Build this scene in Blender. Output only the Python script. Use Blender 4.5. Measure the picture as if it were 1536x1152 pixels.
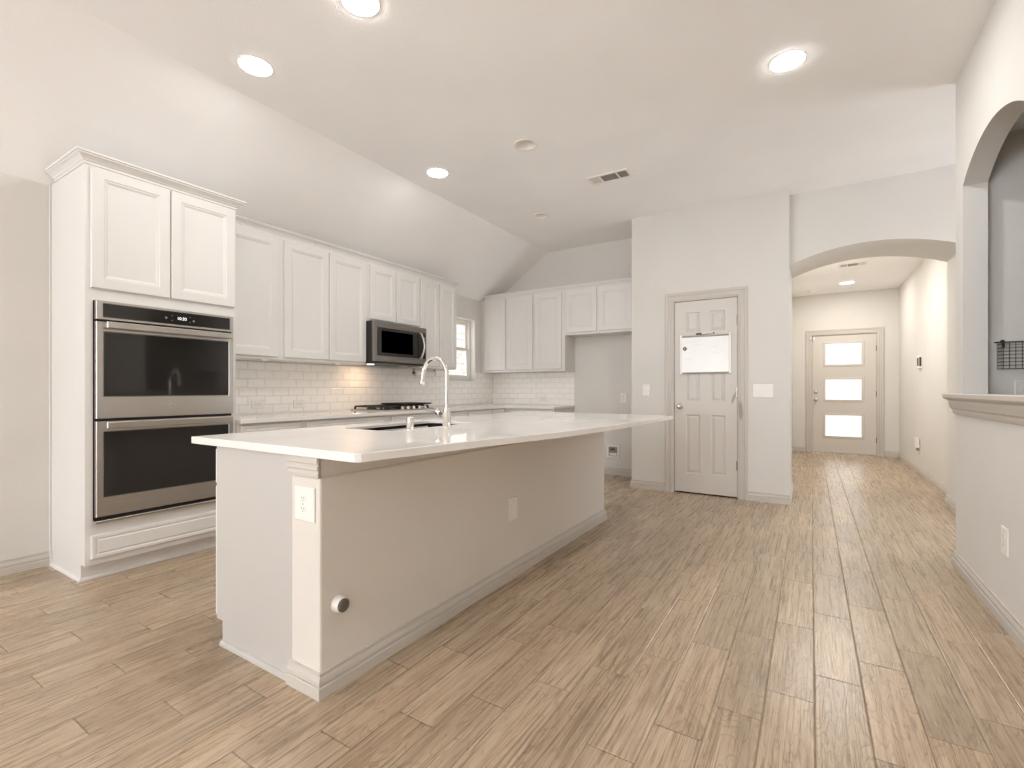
import bpy, bmesh, math, random
from mathutils import Vector, Matrix
random.seed(4)
for o in list(bpy.data.objects):
    bpy.data.objects.remove(o, do_unlink=True)
SC = bpy.context.scene
COL = SC.collection
PI = math.pi

# ------------------------------------------------------------------ camera
cam_d = bpy.data.cameras.new('camera')
cam = bpy.data.objects.new('camera', cam_d)
COL.objects.link(cam)
cam.location = (0, 0, 1.114)
cam.rotation_euler = (PI / 2, 0, 0.558)
cam_d.sensor_fit = 'HORIZONTAL'
cam_d.sensor_width = 36
cam_d.lens = 717.2 / 1536 * 36
cam_d.shift_y = 8.5 / 1536
cam_d.clip_start = 0.02
SC.camera = cam

# ------------------------------------------------------------------ world, exposure, daylight
SC.view_settings.view_transform = 'Standard'
SC.view_settings.look = 'None'
SC.view_settings.gamma = 1
SC.view_settings.use_curve_mapping = False
SC.view_settings.exposure = 0.13
SC.cycles.diffuse_bounces = 10
W = bpy.data.worlds.new('overcast_sky')
SC.world = W
W.use_nodes = True
W.node_tree.nodes['Background'].inputs[0].default_value = (1.0, 0.98, 0.95, 1)
W.node_tree.nodes['Background'].inputs[1].default_value = 1.9
DAY = (0.86, 0.92, 1.0)
REAR = -8.0


def area(name, loc, rot, sx, sy, power, color):
    d = bpy.data.lights.new(name, 'AREA')
    d.shape = 'RECTANGLE'
    d.size, d.size_y = sx, sy
    d.energy, d.color = power, color
    o = bpy.data.objects.new(name, d)
    o.location, o.rotation_euler = loc, rot
    COL.objects.link(o)
    return o


# lamps added as daylight, at added windows behind the viewer and in the side room
area('window_daylight', (-2.7, REAR + 0.03, 1.35), (PI / 2 + math.radians(38), 0, 0), 1.75, 1.9, 210, DAY)
area('window_daylight', (-3.8, -4.4, 1.2), (0, -PI / 2 - math.radians(60), 0), 1.6, 1.6, 290, DAY)
area('window_daylight', (2.95, 4.8, 1.3), (0, PI / 2, 0), 1.9, 1.15, 25, DAY)
# unseen lamp for the sky light falling between the houses onto the kitchen window
area('window_daylight', (-5.3, 5.25, 3.2), (0, math.radians(-38.7), 0), 1.2, 1.2, 170, DAY)
LAMP_LIT = 205.0       # radiance of a lit lamp lens
LAMP_COL = (1.0, 0.99, 0.97)


# ------------------------------------------------------------------ materials
class NT:
    def __init__(s, name):
        s.m = bpy.data.materials.new(name)
        s.m.use_nodes = True
        s.t = s.m.node_tree
        s.p = s.t.nodes['Principled BSDF']
        s.out = s.t.nodes['Material Output']

    def n(s, kind, **kw):
        q = s.t.nodes.new(kind)
        for k, v in kw.items():
            setattr(q, k, v)
        return q

    def set(s, sock, v):
        if isinstance(v, bpy.types.NodeSocket):
            s.t.links.new(v, sock)
        else:
            sock.default_value = v

    def math(s, op, a, b=None, c=None):
        q = s.n('ShaderNodeMath', operation=op)
        s.set(q.inputs[0], a)
        if b is not None:
            s.set(q.inputs[1], b)
        if c is not None:
            s.set(q.inputs[2], c)
        return q.outputs[0]

    def xyz(s, x, y, z):
        q = s.n('ShaderNodeCombineXYZ')
        for i, v in enumerate((x, y, z)):
            s.set(q.inputs[i], v)
        return q.outputs[0]

    def pos(s):
        g = s.n('ShaderNodeNewGeometry')
        q = s.n('ShaderNodeSeparateXYZ')
        s.t.links.new(g.outputs['Position'], q.inputs[0])
        return g.outputs['Position'], q.outputs[0], q.outputs[1], q.outputs[2]

    def noise(s, vec, scale, detail=3, rough=0.5, dist=0.0):
        q = s.n('ShaderNodeTexNoise')
        s.set(q.inputs['Vector'], vec)
        q.inputs['Scale'].default_value = scale
        q.inputs['Detail'].default_value = detail
        q.inputs['Roughness'].default_value = rough
        q.inputs['Distortion'].default_value = dist
        return q.outputs[0]

    def ramp(s, fac, stops, interp='LINEAR'):
        q = s.n('ShaderNodeValToRGB')
        q.color_ramp.interpolation = interp
        e = q.color_ramp.elements
        while len(e) < len(stops):
            e.new(0.5)
        for el, (p, c) in zip(e, stops):
            el.position = p
            el.color = (c[0], c[1], c[2], 1)
        s.set(q.inputs[0], fac)
        return q.outputs[0]

    def mix(s, fac, a, b, mode='MIX'):
        q = s.n('ShaderNodeMix', data_type='RGBA', blend_type=mode)
        s.set(q.inputs[0], fac)
        for i, v in ((6, a), (7, b)):
            if isinstance(v, tuple):
                v = (v[0], v[1], v[2], 1)
            s.set(q.inputs[i], v)
        return q.outputs[2]

    def bump(s, h, strength, dist=0.002):
        q = s.n('ShaderNodeBump')
        q.inputs['Strength'].default_value = strength
        q.inputs['Distance'].default_value = dist
        s.set(q.inputs['Height'], h)
        s.t.links.new(q.outputs[0], s.p.inputs['Normal'])

    def base(s, c=None, rough=None, metal=None, ior=None):
        if c is not None:
            s.set(s.p.inputs['Base Color'], (c[0], c[1], c[2], 1) if isinstance(c, tuple) else c)
        if rough is not None:
            s.set(s.p.inputs['Roughness'], rough)
        if metal is not None:
            s.p.inputs['Metallic'].default_value = metal
        if ior is not None:
            s.p.inputs['IOR'].default_value = ior
        return s


def lin(r, g, b):
    f = lambda v: (v / 255 / 12.92) if v <= 10 else ((v / 255 + 0.055) / 1.055) ** 2.4
    return (f(r), f(g), f(b))


def paint(name, c, rough=0.85, bump=0.0, scale=220):
    t = NT(name)
    p, x, y, z = t.pos()
    v = t.noise(p, 1.3, 2)
    d = tuple(k * 0.965 for k in c)
    t.base(t.ramp(v, [(0.35, d), (0.65, c)]), rough)
    if bump:
        t.bump(t.noise(p, scale, 2), bump, 0.003)
    return t.m


def plain(name, c, rough=0.5, metal=0.0, vary=0.03):
    t = NT(name)
    p, x, y, z = t.pos()
    v = t.noise(p, 9, 2)
    d = tuple(k * (1 - vary) for k in c)
    t.base(t.ramp(v, [(0.3, d), (0.7, c)]), rough, metal)
    return t.m


M = {}
M['wall'] = paint('wall_paint', lin(218, 215, 210), 0.9, 0.25)
M['ceiling'] = paint('ceiling_paint', lin(246, 245, 244), 0.95, 0.3, 160)


def scuffed(name, c, rough, spots):
    m = paint(name, c, rough)
    t = NT.__new__(NT)
    t.m, t.t = m, m.node_tree
    t.p = t.t.nodes['Principled BSDF']
    p, x, y, z = t.pos()
    src = t.p.inputs['Base Color'].links[0].from_socket
    wob = t.math('MULTIPLY', t.math('SUBTRACT', t.noise(p, 45, 3), 0.5), 0.9)
    for cx, cz, rx, rz, sl in spots:
        dz = t.math('SUBTRACT', z, cz)
        ex = t.math('DIVIDE', t.math('SUBTRACT', t.math('SUBTRACT', x, cx), t.math('MULTIPLY', dz, sl)), rx)
        ez = t.math('DIVIDE', dz, rz)
        d = t.math('ADD', t.math('SQRT', t.math('ADD', t.math('MULTIPLY', ex, ex), t.math('MULTIPLY', ez, ez))), wob)
        near = t.math('MULTIPLY', t.math('LESS_THAN', y, 5.6), t.math('GREATER_THAN', y, 5.2))
        src = t.mix(t.math('MULTIPLY', t.ramp(d, [(0.75, (0.8, 0.8, 0.8)), (1.0, (0, 0, 0))]), near), src, lin(150, 143, 135))
    t.t.links.new(src, t.p.inputs['Base Color'])
    return m


M['trim'] = scuffed('trim_paint', lin(198, 192, 184), 0.5, [(-.602, .905, .022, .105, -.06)])
M['islandwall'] = paint('island_wall_paint', lin(218, 212, 204), 0.9, 0.45, 190)
M['cabinet'] = paint('cabinet_paint', lin(224, 222, 219), 0.42)
M['islandpanel'] = paint('island_panel_paint', lin(192, 188, 183), 0.5)
M['door'] = scuffed('door_paint', lin(209, 204, 197), 0.45, [(-.665, 1.035, .016, .065, .35)])
M['white'] = plain('white_plastic', lin(233, 230, 225), 0.35)
M['offwhite'] = plain('light_frame_white', lin(238, 233, 226), 0.5)
M['slot'] = plain('dark_slot', (0.05, 0.045, 0.04), 0.6)
M['black'] = plain('black_enamel', (0.012, 0.011, 0.01), 0.35)
M['iron'] = plain('cast_iron', (0.02, 0.019, 0.018), 0.55)
M['wire'] = plain('dark_wire', (0.045, 0.04, 0.035), 0.5, 0.6)
M['grey'] = plain('grey_rail', lin(150, 141, 131), 0.4)
M['darkgrey'] = plain('dark_grey_rubber', lin(96, 88, 80), 0.6)
M['brass'] = plain('brass_valve', lin(120, 95, 60), 0.35, 0.9)
M['chrome'] = plain('chrome', (0.86, 0.83, 0.78), 0.07, 1.0)
M['nickel'] = plain('satin_nickel', (0.62, 0.58, 0.53), 0.25, 1.0)


def steel(name, c, rough):
    t = NT(name)
    p, x, y, z = t.pos()
    v = t.noise(t.xyz(t.math('MULTIPLY', x, 2), t.math('MULTIPLY', y, 2), t.math('MULTIPLY', z, 400)), 1.0, 2)
    d = tuple(k * 0.9 for k in c)
    t.base(t.ramp(v, [(0.3, d), (0.7, c)]), rough, 1.0)
    t.p.inputs['Anisotropic'].default_value = 0.5
    return t.m


M['steel'] = steel('brushed_steel', (0.60, 0.565, 0.52), 0.3)
M['darksteel'] = steel('dark_brushed_steel', (0.27, 0.25, 0.23), 0.32)
M['sinksteel'] = steel('sink_steel', (0.05, 0.046, 0.042), 0.35)
M['blackglass'] = plain('black_glass', (0.02, 0.018, 0.016), 0.05)
M['blackglass'].node_tree.nodes['Principled BSDF'].inputs['IOR'].default_value = 1.5
M['panelglass'] = plain('dark_control_glass', (0.018, 0.016, 0.014), 0.12)

t = NT('quartz_top')
p, x, y, z = t.pos()
n1 = t.noise(p, 5, 4)
vor = t.n('ShaderNodeTexVoronoi')
vor.inputs['Scale'].default_value = 45
t.t.links.new(p, vor.inputs['Vector'])
fleck = t.math('MULTIPLY', t.math('LESS_THAN', vor.outputs['Distance'], 0.12), t.math('GREATER_THAN', t.noise(p, 30, 1), 0.60))
c = t.ramp(n1, [(0.3, lin(229, 226, 222)), (0.7, lin(236, 233, 230))])
t.base(t.mix(t.math('MULTIPLY', fleck, 0.35), c, lin(165, 150, 135)), 0.025)
M['quartz'] = t.m


def subway(name, axis):
    t = NT(name)
    p, x, y, z = t.pos()
    a = y if axis == 'Y' else x
    v = t.xyz(a, t.math('SUBTRACT', z, 0.905), 0.0)
    q = t.n('ShaderNodeTexBrick')
    q.offset = 0.5
    q.inputs['Scale'].default_value = 1
    q.inputs['Brick Width'].default_value = 0.152
    q.inputs['Row Height'].default_value = 0.0762
    q.inputs['Mortar Size'].default_value = 0.0016
    q.inputs['Mortar Smooth'].default_value = 0.3
    q.inputs['Color1'].default_value = (*lin(246, 243, 239), 1)
    q.inputs['Color2'].default_value = (*lin(243, 240, 235), 1)
    q.inputs['Mortar'].default_value = (*lin(222, 217, 210), 1)
    t.t.links.new(v, q.inputs['Vector'])
    q2 = t.n('ShaderNodeTexBrick')
    q2.offset = 0.5
    q2.inputs['Scale'].default_value = 1
    q2.inputs['Brick Width'].default_value = 0.152
    q2.inputs['Row Height'].default_value = 0.0762
    q2.inputs['Mortar Size'].default_value = 0.009
    q2.inputs['Mortar Smooth'].default_value = 1.0
    t.t.links.new(v, q2.inputs['Vector'])
    t.base(q.outputs[0], 0.14)
    t.bump(t.math('SUBTRACT', 1.0, q2.outputs['Fac']), 0.8, 0.004)
    return t.m


M['tile_y'] = subway('subway_tile_left', 'Y')
M['tile_x'] = subway('subway_tile_back', 'X')

# wood-look plank tile floor: rows along Y, 152 x 610 mm, a third offset per row
t = NT('wood_plank_tile')
p, x, y, z = t.pos()
u = t.math('DIVIDE', t.math('SUBTRACT', x, 0.013), 0.1525)
colm = t.math('FLOOR', u)
fu = t.math('FRACT', u)
v = t.math('DIVIDE', t.math('SUBTRACT', t.math('SUBTRACT', y, 2.215), t.math('MULTIPLY', colm, 0.2033)), 0.61)
row = t.math('FLOOR', v)
fv = t.math('FRACT', v)
wn = t.n('ShaderNodeTexWhiteNoise', noise_dimensions='2D')
t.t.links.new(t.xyz(colm, row, 0.0), wn.inputs['Vector'])
rnd = wn.outputs['Value']
sep = t.n('ShaderNodeSeparateColor')
t.t.links.new(wn.outputs['Color'], sep.inputs[0])
rnd2 = sep.outputs[1]
du = t.math('MULTIPLY', t.math('MINIMUM', fu, t.math('SUBTRACT', 1.0, fu)), 0.1525)
dv = t.math('MULTIPLY', t.math('MINIMUM', fv, t.math('SUBTRACT', 1.0, fv)), 0.61)
dj = t.math('MINIMUM', du, dv)
grout = t.math('LESS_THAN', dj, 0.0019)
off = t.math('MULTIPLY', rnd, 37.0)
# fine straight grain
g1 = t.noise(t.xyz(t.math('MULTIPLY', x, 100), t.math('MULTIPLY', y, 2.4), off), 1.0, 5, 0.68, 0.9)
g2 = t.noise(t.xyz(t.math('MULTIPLY', x, 260), t.math('MULTIPLY', y, 5.0), off), 1.0, 4, 0.7, 0.6)
g3 = t.noise(t.xyz(t.math('MULTIPLY', x, 6), t.math('MULTIPLY', y, 1.6), t.math('ADD', off, 11.0)), 1.0, 3, 0.5, 0.2)
# cathedral figure: contour bands of a stretched noise field
fld = t.noise(t.xyz(t.math('MULTIPLY', x, 8), t.math('MULTIPLY', y, 1.5), off), 1.0, 3, 0.5, 0.25)
band = t.math('ABSOLUTE', t.math('SUBTRACT', t.math('FRACT', t.math('MULTIPLY', fld, 21.0)), 0.5))
line = t.math('MULTIPLY', t.math('SUBTRACT', 1.0, t.math('MINIMUM', t.math('MULTIPLY', band, 6.5), 1.0)), 1.0)
# blotches
bl = t.noise(t.xyz(t.math('MULTIPLY', x, 14), t.math('MULTIPLY', y, 3.0), t.math('ADD', off, 5.0)), 1.0, 4, 0.6, 0.4)
c = t.ramp(g1, [(0.30, lin(118, 100, 80)), (0.43, lin(169, 149, 125)), (0.55, lin(191, 172, 148)), (0.72, lin(211, 194, 170))])
c = t.mix(t.math('MULTIPLY', t.math('SUBTRACT', 1.0, t.math('MINIMUM', t.math('MULTIPLY', t.math('MAXIMUM', t.math('SUBTRACT', g2, 0.36), 0.0), 9.0), 1.0)), 0.55), c, lin(118, 99, 79))
c = t.mix(t.ramp(g3, [(0.35, (0, 0, 0)), (0.65, (0.35, 0.35, 0.35))]), c, lin(160, 138, 114))
c = t.mix(t.math('MULTIPLY', t.math('MULTIPLY', line, 0.62), t.ramp(g3, [(0.40, (0.35, 0.35, 0.35)), (0.56, (1, 1, 1))])), c, lin(116, 98, 79))
c = t.mix(t.math('MULTIPLY', t.math('SUBTRACT', 1.0, t.math('MINIMUM', t.math('MULTIPLY', t.math('MAXIMUM', t.math('SUBTRACT', bl, 0.3), 0.0), 5.0), 1.0)), 0.4), c, lin(146, 129, 110))
tone = t.ramp(rnd2, [(0.0, (0.86, 0.85, 0.83)), (0.5, (0.97, 0.96, 0.95)), (1.0, (1.06, 1.03, 1.0))])
c = t.mix(1.0, c, tone, 'MULTIPLY')
c = t.mix(t.math('MULTIPLY', grout, 0.85), c, lin(126, 107, 87))
t.base(c, t.math('ADD', 0.21, t.math('MULTIPLY', g1, 0.14)))
hgt = t.math('ADD', t.math('MULTIPLY', g1, 0.35), t.math('MULTIPLY', t.math('MINIMUM', t.math('DIVIDE', dj, 0.0045), 1.0), 1.6))
t.bump(t.math('SUBTRACT', hgt, t.math('MULTIPLY', line, 0.12)), 0.45, 0.003)
M['floor'] = t.m

t = NT('window_glass')
t.base((1, 1, 1), 0.0)
t.p.inputs['Transmission Weight'].default_value = 1.0
t.p.inputs['IOR'].default_value = 1.02
M['glass'] = t.m
t = NT('frosted_glass')
t.base((0.98, 0.98, 0.97), 0.35)
t.p.inputs['Transmission Weight'].default_value = 1.0
t.p.inputs['IOR'].default_value = 1.03
M['frost'] = t.m


def glow(name, c, s):
    t = NT(name)
    t.base((0.9, 0.9, 0.88), 0.4)
    t.p.inputs['Emission Color'].default_value = (*c, 1)
    t.p.inputs['Emission Strength'].default_value = s
    return t.m


M['lamp'] = glow('lit_lens', LAMP_COL, LAMP_LIT)
M['dimlamp'] = glow('lit_lens_dimmed', LAMP_COL, 58)
M['halllamp'] = glow('lit_hall_lens', (1.0, 0.96, 0.90), 165)
M['hallglow'] = glow('lit_hall_lens_bright', (1.0, 0.96, 0.90), 340)  # lens of the added hall light behind the arch
M['hood'] = glow('hood_lamp_lens', (1.0, 0.70, 0.45), 62)
M['digit'] = glow('clock_digits', (0.9, 0.95, 1.0), 1.1)
t = NT('pale_brick')
p, x, y, z = t.pos()
q = t.n('ShaderNodeTexBrick')
q.inputs['Scale'].default_value = 1
q.inputs['Brick Width'].default_value = 0.2
q.inputs['Row Height'].default_value = 0.075
q.inputs['Mortar Size'].default_value = 0.006
q.inputs['Color1'].default_value = (0.72, 0.70, 0.68, 1)
q.inputs['Color2'].default_value = (0.52, 0.50, 0.48, 1)
q.inputs['Mortar'].default_value = (0.8, 0.79, 0.77, 1)
t.t.links.new(t.xyz(y, z, 0.0), q.inputs['Vector'])
t.base(q.outputs[0], 0.9)
M['brick'] = t.m
M['ground'] = plain('pale_gravel', lin(205, 198, 188), 0.95)
M['board'] = plain('whiteboard_face', lin(240, 240, 238), 0.22)
M['ink'] = plain('faded_ink', lin(196, 196, 198), 0.6)
M['soft'] = plain('paper', lin(240, 236, 230), 0.9)


# ------------------------------------------------------------------ mesh builder
class Fr:
    """local frame: a along A, b along B, n along N"""
    def __init__(s, o, A, B, N):
        s.o, s.A, s.B, s.N = Vector(o), Vector(A), Vector(B), Vector(N)

    def __call__(s, a, b, n=0.0):
        return s.o + s.A * a + s.B * b + s.N * n


def face_px(x):      # frame on a plane facing +X : a = world Y, b = world Z
    return Fr((x, 0, 0), (0, 1, 0), (0, 0, 1), (1, 0, 0))


def face_ny(y):      # frame on a plane facing -Y : a = world X, b = world Z
    return Fr((0, y, 0), (1, 0, 0), (0, 0, 1), (0, -1, 0))


def face_nx(x):
    return Fr((x, 0, 0), (0, 1, 0), (0, 0, 1), (-1, 0, 0))


FLAT = Fr((0, 0, 0), (1, 0, 0), (0, 1, 0), (0, 0, 1))


class MB:
    def __init__(s):
        s.v, s.f, s.sm = [], [], []

    def add(s, vs, fs, smooth=False):
        k = len(s.v)
        s.v += [tuple(q) for q in vs]
        for f in fs:
            s.f.append(tuple(i + k for i in f))
            s.sm.append(smooth)
        return s

    def quad(s, a, b, c, d):
        return s.add([a, b, c, d], [(0, 1, 2, 3)])

    def box(s, x0, x1, y0, y1, z0, z1):
        vs = [(x, y, z) for x in (x0, x1) for y in (y0, y1) for z in (z0, z1)]
        return s.add(vs, [(0, 1, 3, 2), (4, 6, 7, 5), (0, 4, 5, 1), (2, 3, 7, 6), (0, 2, 6, 4), (1, 5, 7, 3)])

    def fbox(s, fr, a0, a1, b0, b1, n0, n1):
        vs = [fr(a, b, n) for a in (a0, a1) for b in (b0, b1) for n in (n0, n1)]
        return s.add(vs, [(0, 1, 3, 2), (4, 6, 7, 5), (0, 4, 5, 1), (2, 3, 7, 6), (0, 2, 6, 4), (1, 5, 7, 3)])

    def cbox(s, fr, a0, a1, b0, b1, n0, n1, ch=0.002):
        """box with its front edge chamfered"""
        return s.rings(fr, a0, a1, b0, b1, [(0, n0), (0, n1 - ch), (ch, n1)], back=True)

    def rings(s, fr, a0, a1, b0, b1, prof, back=False, cap=True):
        vs = []
        for ins, n in prof:
            vs += [fr(a0 + ins, b0 + ins, n), fr(a1 - ins, b0 + ins, n), fr(a1 - ins, b1 - ins, n), fr(a0 + ins, b1 - ins, n)]
        fs = []
        for k in range(len(prof) - 1):
            for i in range(4):
                j = (i + 1) % 4
                fs.append((k * 4 + i, k * 4 + j, k * 4 + 4 + j, k * 4 + 4 + i))
        if cap:
            e = (len(prof) - 1) * 4
            fs.append((e, e + 1, e + 2, e + 3))
        if back:
            fs.append((3, 2, 1, 0))
        return s.add(vs, fs)

    def panelled(s, fr, a0, a1, b0, b1, thick, panels, prof, edge=0.003):
        """slab whose front has sunk or raised panels; prof = [(inset, depth)...] starting at depth 0"""
        A = sorted(set([a0 + edge, a1 - edge] + [q for pn in panels for q in (pn[0], pn[2])]))
        B = sorted(set([b0 + edge, b1 - edge] + [q for pn in panels for q in (pn[1], pn[3])]))
        s.rings(fr, a0, a1, b0, b1, [(0, -thick), (0, -edge), (edge, 0)], back=True, cap=False)
        for i in range(len(A) - 1):
            for j in range(len(B) - 1):
                ca, cb = (A[i] + A[i + 1]) / 2, (B[j] + B[j + 1]) / 2
                if any(pn[0] < ca < pn[2] and pn[1] < cb < pn[3] for pn in panels):
                    continue
                s.quad(fr(A[i], B[j]), fr(A[i + 1], B[j]), fr(A[i + 1], B[j + 1]), fr(A[i], B[j + 1]))
        for pn in panels:
            s.rings(fr, pn[0], pn[2], pn[1], pn[3], prof)
        return s

    def holed(s, fr, a0, a1, b0, b1, thick, holes):
        """wall slab (front at n=0, back at -thick) with rectangular holes through it"""
        A = sorted(set([a0, a1] + [min(max(q, a0), a1) for h in holes for q in (h[0], h[2])]))
        B = sorted(set([b0, b1] + [min(max(q, b0), b1) for h in holes for q in (h[1], h[3])]))
        solid = lambda i, j: 0 <= i < len(A) - 1 and 0 <= j < len(B) - 1 and not any(
            h[0] < (A[i] + A[i + 1]) / 2 < h[2] and h[1] < (B[j] + B[j + 1]) / 2 < h[3] for h in holes)
        for i in range(len(A) - 1):
            for j in range(len(B) - 1):
                if not solid(i, j):
                    continue
                P = [(A[i], B[j]), (A[i + 1], B[j]), (A[i + 1], B[j + 1]), (A[i], B[j + 1])]
                s.quad(*[fr(a, b, 0) for a, b in P])
                s.quad(*[fr(a, b, -thick) for a, b in reversed(P)])
                for k, (di, dj) in enumerate(((0, -1), (1, 0), (0, 1), (-1, 0))):
                    if not solid(i + di, j + dj):
                        q, r = P[k], P[(k + 1) % 4]
                        s.quad(fr(*q, -thick), fr(*r, -thick), fr(*r, 0), fr(*q, 0))
        return s

    def prism(s, fr, pts, n0, n1):
        k = len(pts)
        vs = [fr(a, b, n0) for a, b in pts] + [fr(a, b, n1) for a, b in pts]
        fs = [tuple(range(k - 1, -1, -1)), tuple(range(k, 2 * k))]
        fs += [(i, (i + 1) % k, k + (i + 1) % k, k + i) for i in range(k)]
        return s.add(vs, fs)

    def sweep(s, fr, path, prof, closed=False, cap=True):
        """mitred moulding: path in (a,b); prof = closed outline of (lateral to the right of travel, n)"""
        k = len(path)
        rows = []
        for i in range(k):
            P = Vector(path[i])
            d0 = (P - Vector(path[i - 1])).normalized() if (i > 0 or closed) else None
            d1 = (Vector(path[(i + 1) % k]) - P).normalized() if (i < k - 1 or closed) else None
            d0 = d0 or d1
            d1 = d1 or d0
            r0, r1 = Vector((d0.y, -d0.x)), Vector((d1.y, -d1.x))
            m = (r0 + r1)
            m = m / max(m.dot(r0), 1e-6)
            rows.append([fr(P.x + m.x * l, P.y + m.y * l, n) for l, n in prof])
        vs = [q for r in rows for q in r]
        np_ = len(prof)
        fs = []
        for i in range(k if closed else k - 1):
            j = (i + 1) % k
            for q in range(np_):
                r = (q + 1) % np_
                fs.append((i * np_ + q, i * np_ + r, j * np_ + r, j * np_ + q))
        if cap and not closed:
            fs.append(tuple(range(np_ - 1, -1, -1)))
            fs.append(tuple((k - 1) * np_ + q for q in range(np_)))
        return s.add(vs, fs)

    def lathe(s, c, axis, prof, seg=28, capped=True, smooth=True):
        """prof = [(radius, height)] about axis through c"""
        ax = Vector(axis).normalized()
        e1 = ax.orthogonal().normalized()
        e2 = ax.cross(e1)
        c = Vector(c)
        vs = []
        for r, h in prof:
            for i in range(seg):
                a = 2 * PI * i / seg
                vs.append(c + ax * h + (e1 * math.cos(a) + e2 * math.sin(a)) * r)
        fs = []
        for k in range(len(prof) - 1):
            for i in range(seg):
                j = (i + 1) % seg
                fs.append((k * seg + i, k * seg + j, (k + 1) * seg + j, (k + 1) * seg + i))
        s.add(vs, fs, smooth)
        if capped:
            e = (len(prof) - 1) * seg
            s.add(vs[:seg], [tuple(range(seg - 1, -1, -1))])
            s.add(vs[e:e + seg], [tuple(range(seg))])
        return s

    def tube(s, pts, rad, seg=14, capped=True):
        pts = [Vector(q) for q in pts]
        rads = rad if isinstance(rad, (list, tuple)) else [rad] * len(pts)
        up = None
        vs = []
        for i, P in enumerate(pts):
            d = (pts[min(i + 1, len(pts) - 1)] - pts[max(i - 1, 0)]).normalized()
            if up is None:
                up = d.orthogonal().normalized()
            up = (up - d * up.dot(d)).normalized()
            w = d.cross(up)
            for k in range(seg):
                a = 2 * PI * k / seg
                vs.append(P + (up * math.cos(a) + w * math.sin(a)) * rads[i])
        fs = []
        for i in range(len(pts) - 1):
            for k in range(seg):
                j = (k + 1) % seg
                fs.append((i * seg + k, i * seg + j, (i + 1) * seg + j, (i + 1) * seg + k))
        s.add(vs, fs, True)
        if capped:
            e = (len(pts) - 1) * seg
            s.add(vs[:seg], [tuple(range(seg - 1, -1, -1))])
            s.add(vs[e:e + seg], [tuple(range(seg))])
        return s

    def build(s, name, mat, parent=None, bevel=0.0, origin=None):
        xs = list(zip(*s.v))
        if parent is None:
            org = Vector(origin) if origin else Vector(((min(xs[0]) + max(xs[0])) / 2, (min(xs[1]) + max(xs[1])) / 2, min(xs[2])))
        else:
            org = base_of(parent)
        me = bpy.data.meshes.new(name)
        me.from_pydata([Vector(q) - org for q in s.v], [], s.f)
        me.polygons.foreach_set('use_smooth', s.sm)
        bm = bmesh.new()
        bm.from_mesh(me)
        bmesh.ops.recalc_face_normals(bm, faces=bm.faces)
        bm.to_mesh(me)
        bm.free()
        me.materials.append(M[mat])
        o = bpy.data.objects.new(name, me)
        COL.objects.link(o)
        if parent is None:
            o.location = org
        else:
            o.parent = parent
        if bevel:
            b = o.modifiers.new('bevel', 'BEVEL')
            b.width, b.segments, b.limit_method = bevel, 2, 'ANGLE'
        return o


def base_of(o):
    v = Vector((0, 0, 0))
    while o is not None:
        v += o.location
        o = o.parent
    return v


def tag(o, label=None, cat=None, group=None, kind=None):
    if label:
        o['label'] = label
    if cat:
        o['category'] = cat
    if group:
        o['group'] = group
    if kind:
        o['kind'] = kind
    return o


def thing(name, loc, label, cat, group=None, kind=None):
    o = bpy.data.objects.new(name, None)
    o.empty_display_size = 0.05
    o.location = loc
    COL.objects.link(o)
    return tag(o, label, cat, group, kind)


def struct(mb, name, mat, label, cat, bevel=0.0):
    return tag(mb.build(name, mat, None, bevel), label, cat, None, 'structure')


def text_mesh(name, body, size, fr, a, b, n, mat, parent):
    cu = bpy.data.curves.new(name, 'FONT')
    cu.body, cu.size, cu.align_x, cu.align_y = body, size, 'CENTER', 'CENTER'
    cu.extrude = 0.0004
    tmp = bpy.data.objects.new(name + '_tmp', cu)
    COL.objects.link(tmp)
    dg = bpy.context.evaluated_depsgraph_get()
    dg.update()
    me = bpy.data.meshes.new_from_object(tmp.evaluated_get(dg))
    bpy.data.objects.remove(tmp, do_unlink=True)
    mb = MB()
    mb.add([fr(a + q.co.x, b + q.co.y, n + q.co.z) for q in me.vertices], [tuple(pl.vertices) for pl in me.polygons])
    bpy.data.meshes.remove(me)
    return mb.build(name, mat, parent)


# ------------------------------------------------------------------ key dimensions (metres, camera at x=y=0)
XW, YB, ZC = -4.106, 6.019, 3.06          # left wall, back wall, flat ceiling
XS, ZL = -3.171, 2.413                    # where the slope meets the flat; plate height on the left wall
YP, PX0, PX1 = 5.359, -1.732, -0.177      # pantry front and its two sides
YA, YA2, AX1 = 5.53, 6.20, 1.13           # hall arch front, back, right jamb
HX0, HX1, YF, ZH = -0.274, 1.237, 10.048, 2.794
XR, YR = 0.783, 4.068                     # right partition, its far end
K, KB = 0.900, 0.868                      # counter top and underside

# ------------------------------------------------------------------ floor and shell
f = MB().box(XW - .2, 3.2, REAR - .2, YF + .15, -0.1, 0)
struct(f, 'floor', 'floor', 'wood-look plank tile floor in warm tan and brown', 'floor')

CANS = [(-1.915, 1.631, 1), (-2.83, 1.622, 1), (-0.116, 3.265, 1), (-2.838, 3.283, 1), (-1.922, 3.282, 0), (-2.571, 4.711, 0),
        (-1.915, -4.2, 1), (-0.116, -4.2, 1)]  # these two, behind the viewer, are added for their light
CR = 0.078


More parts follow.
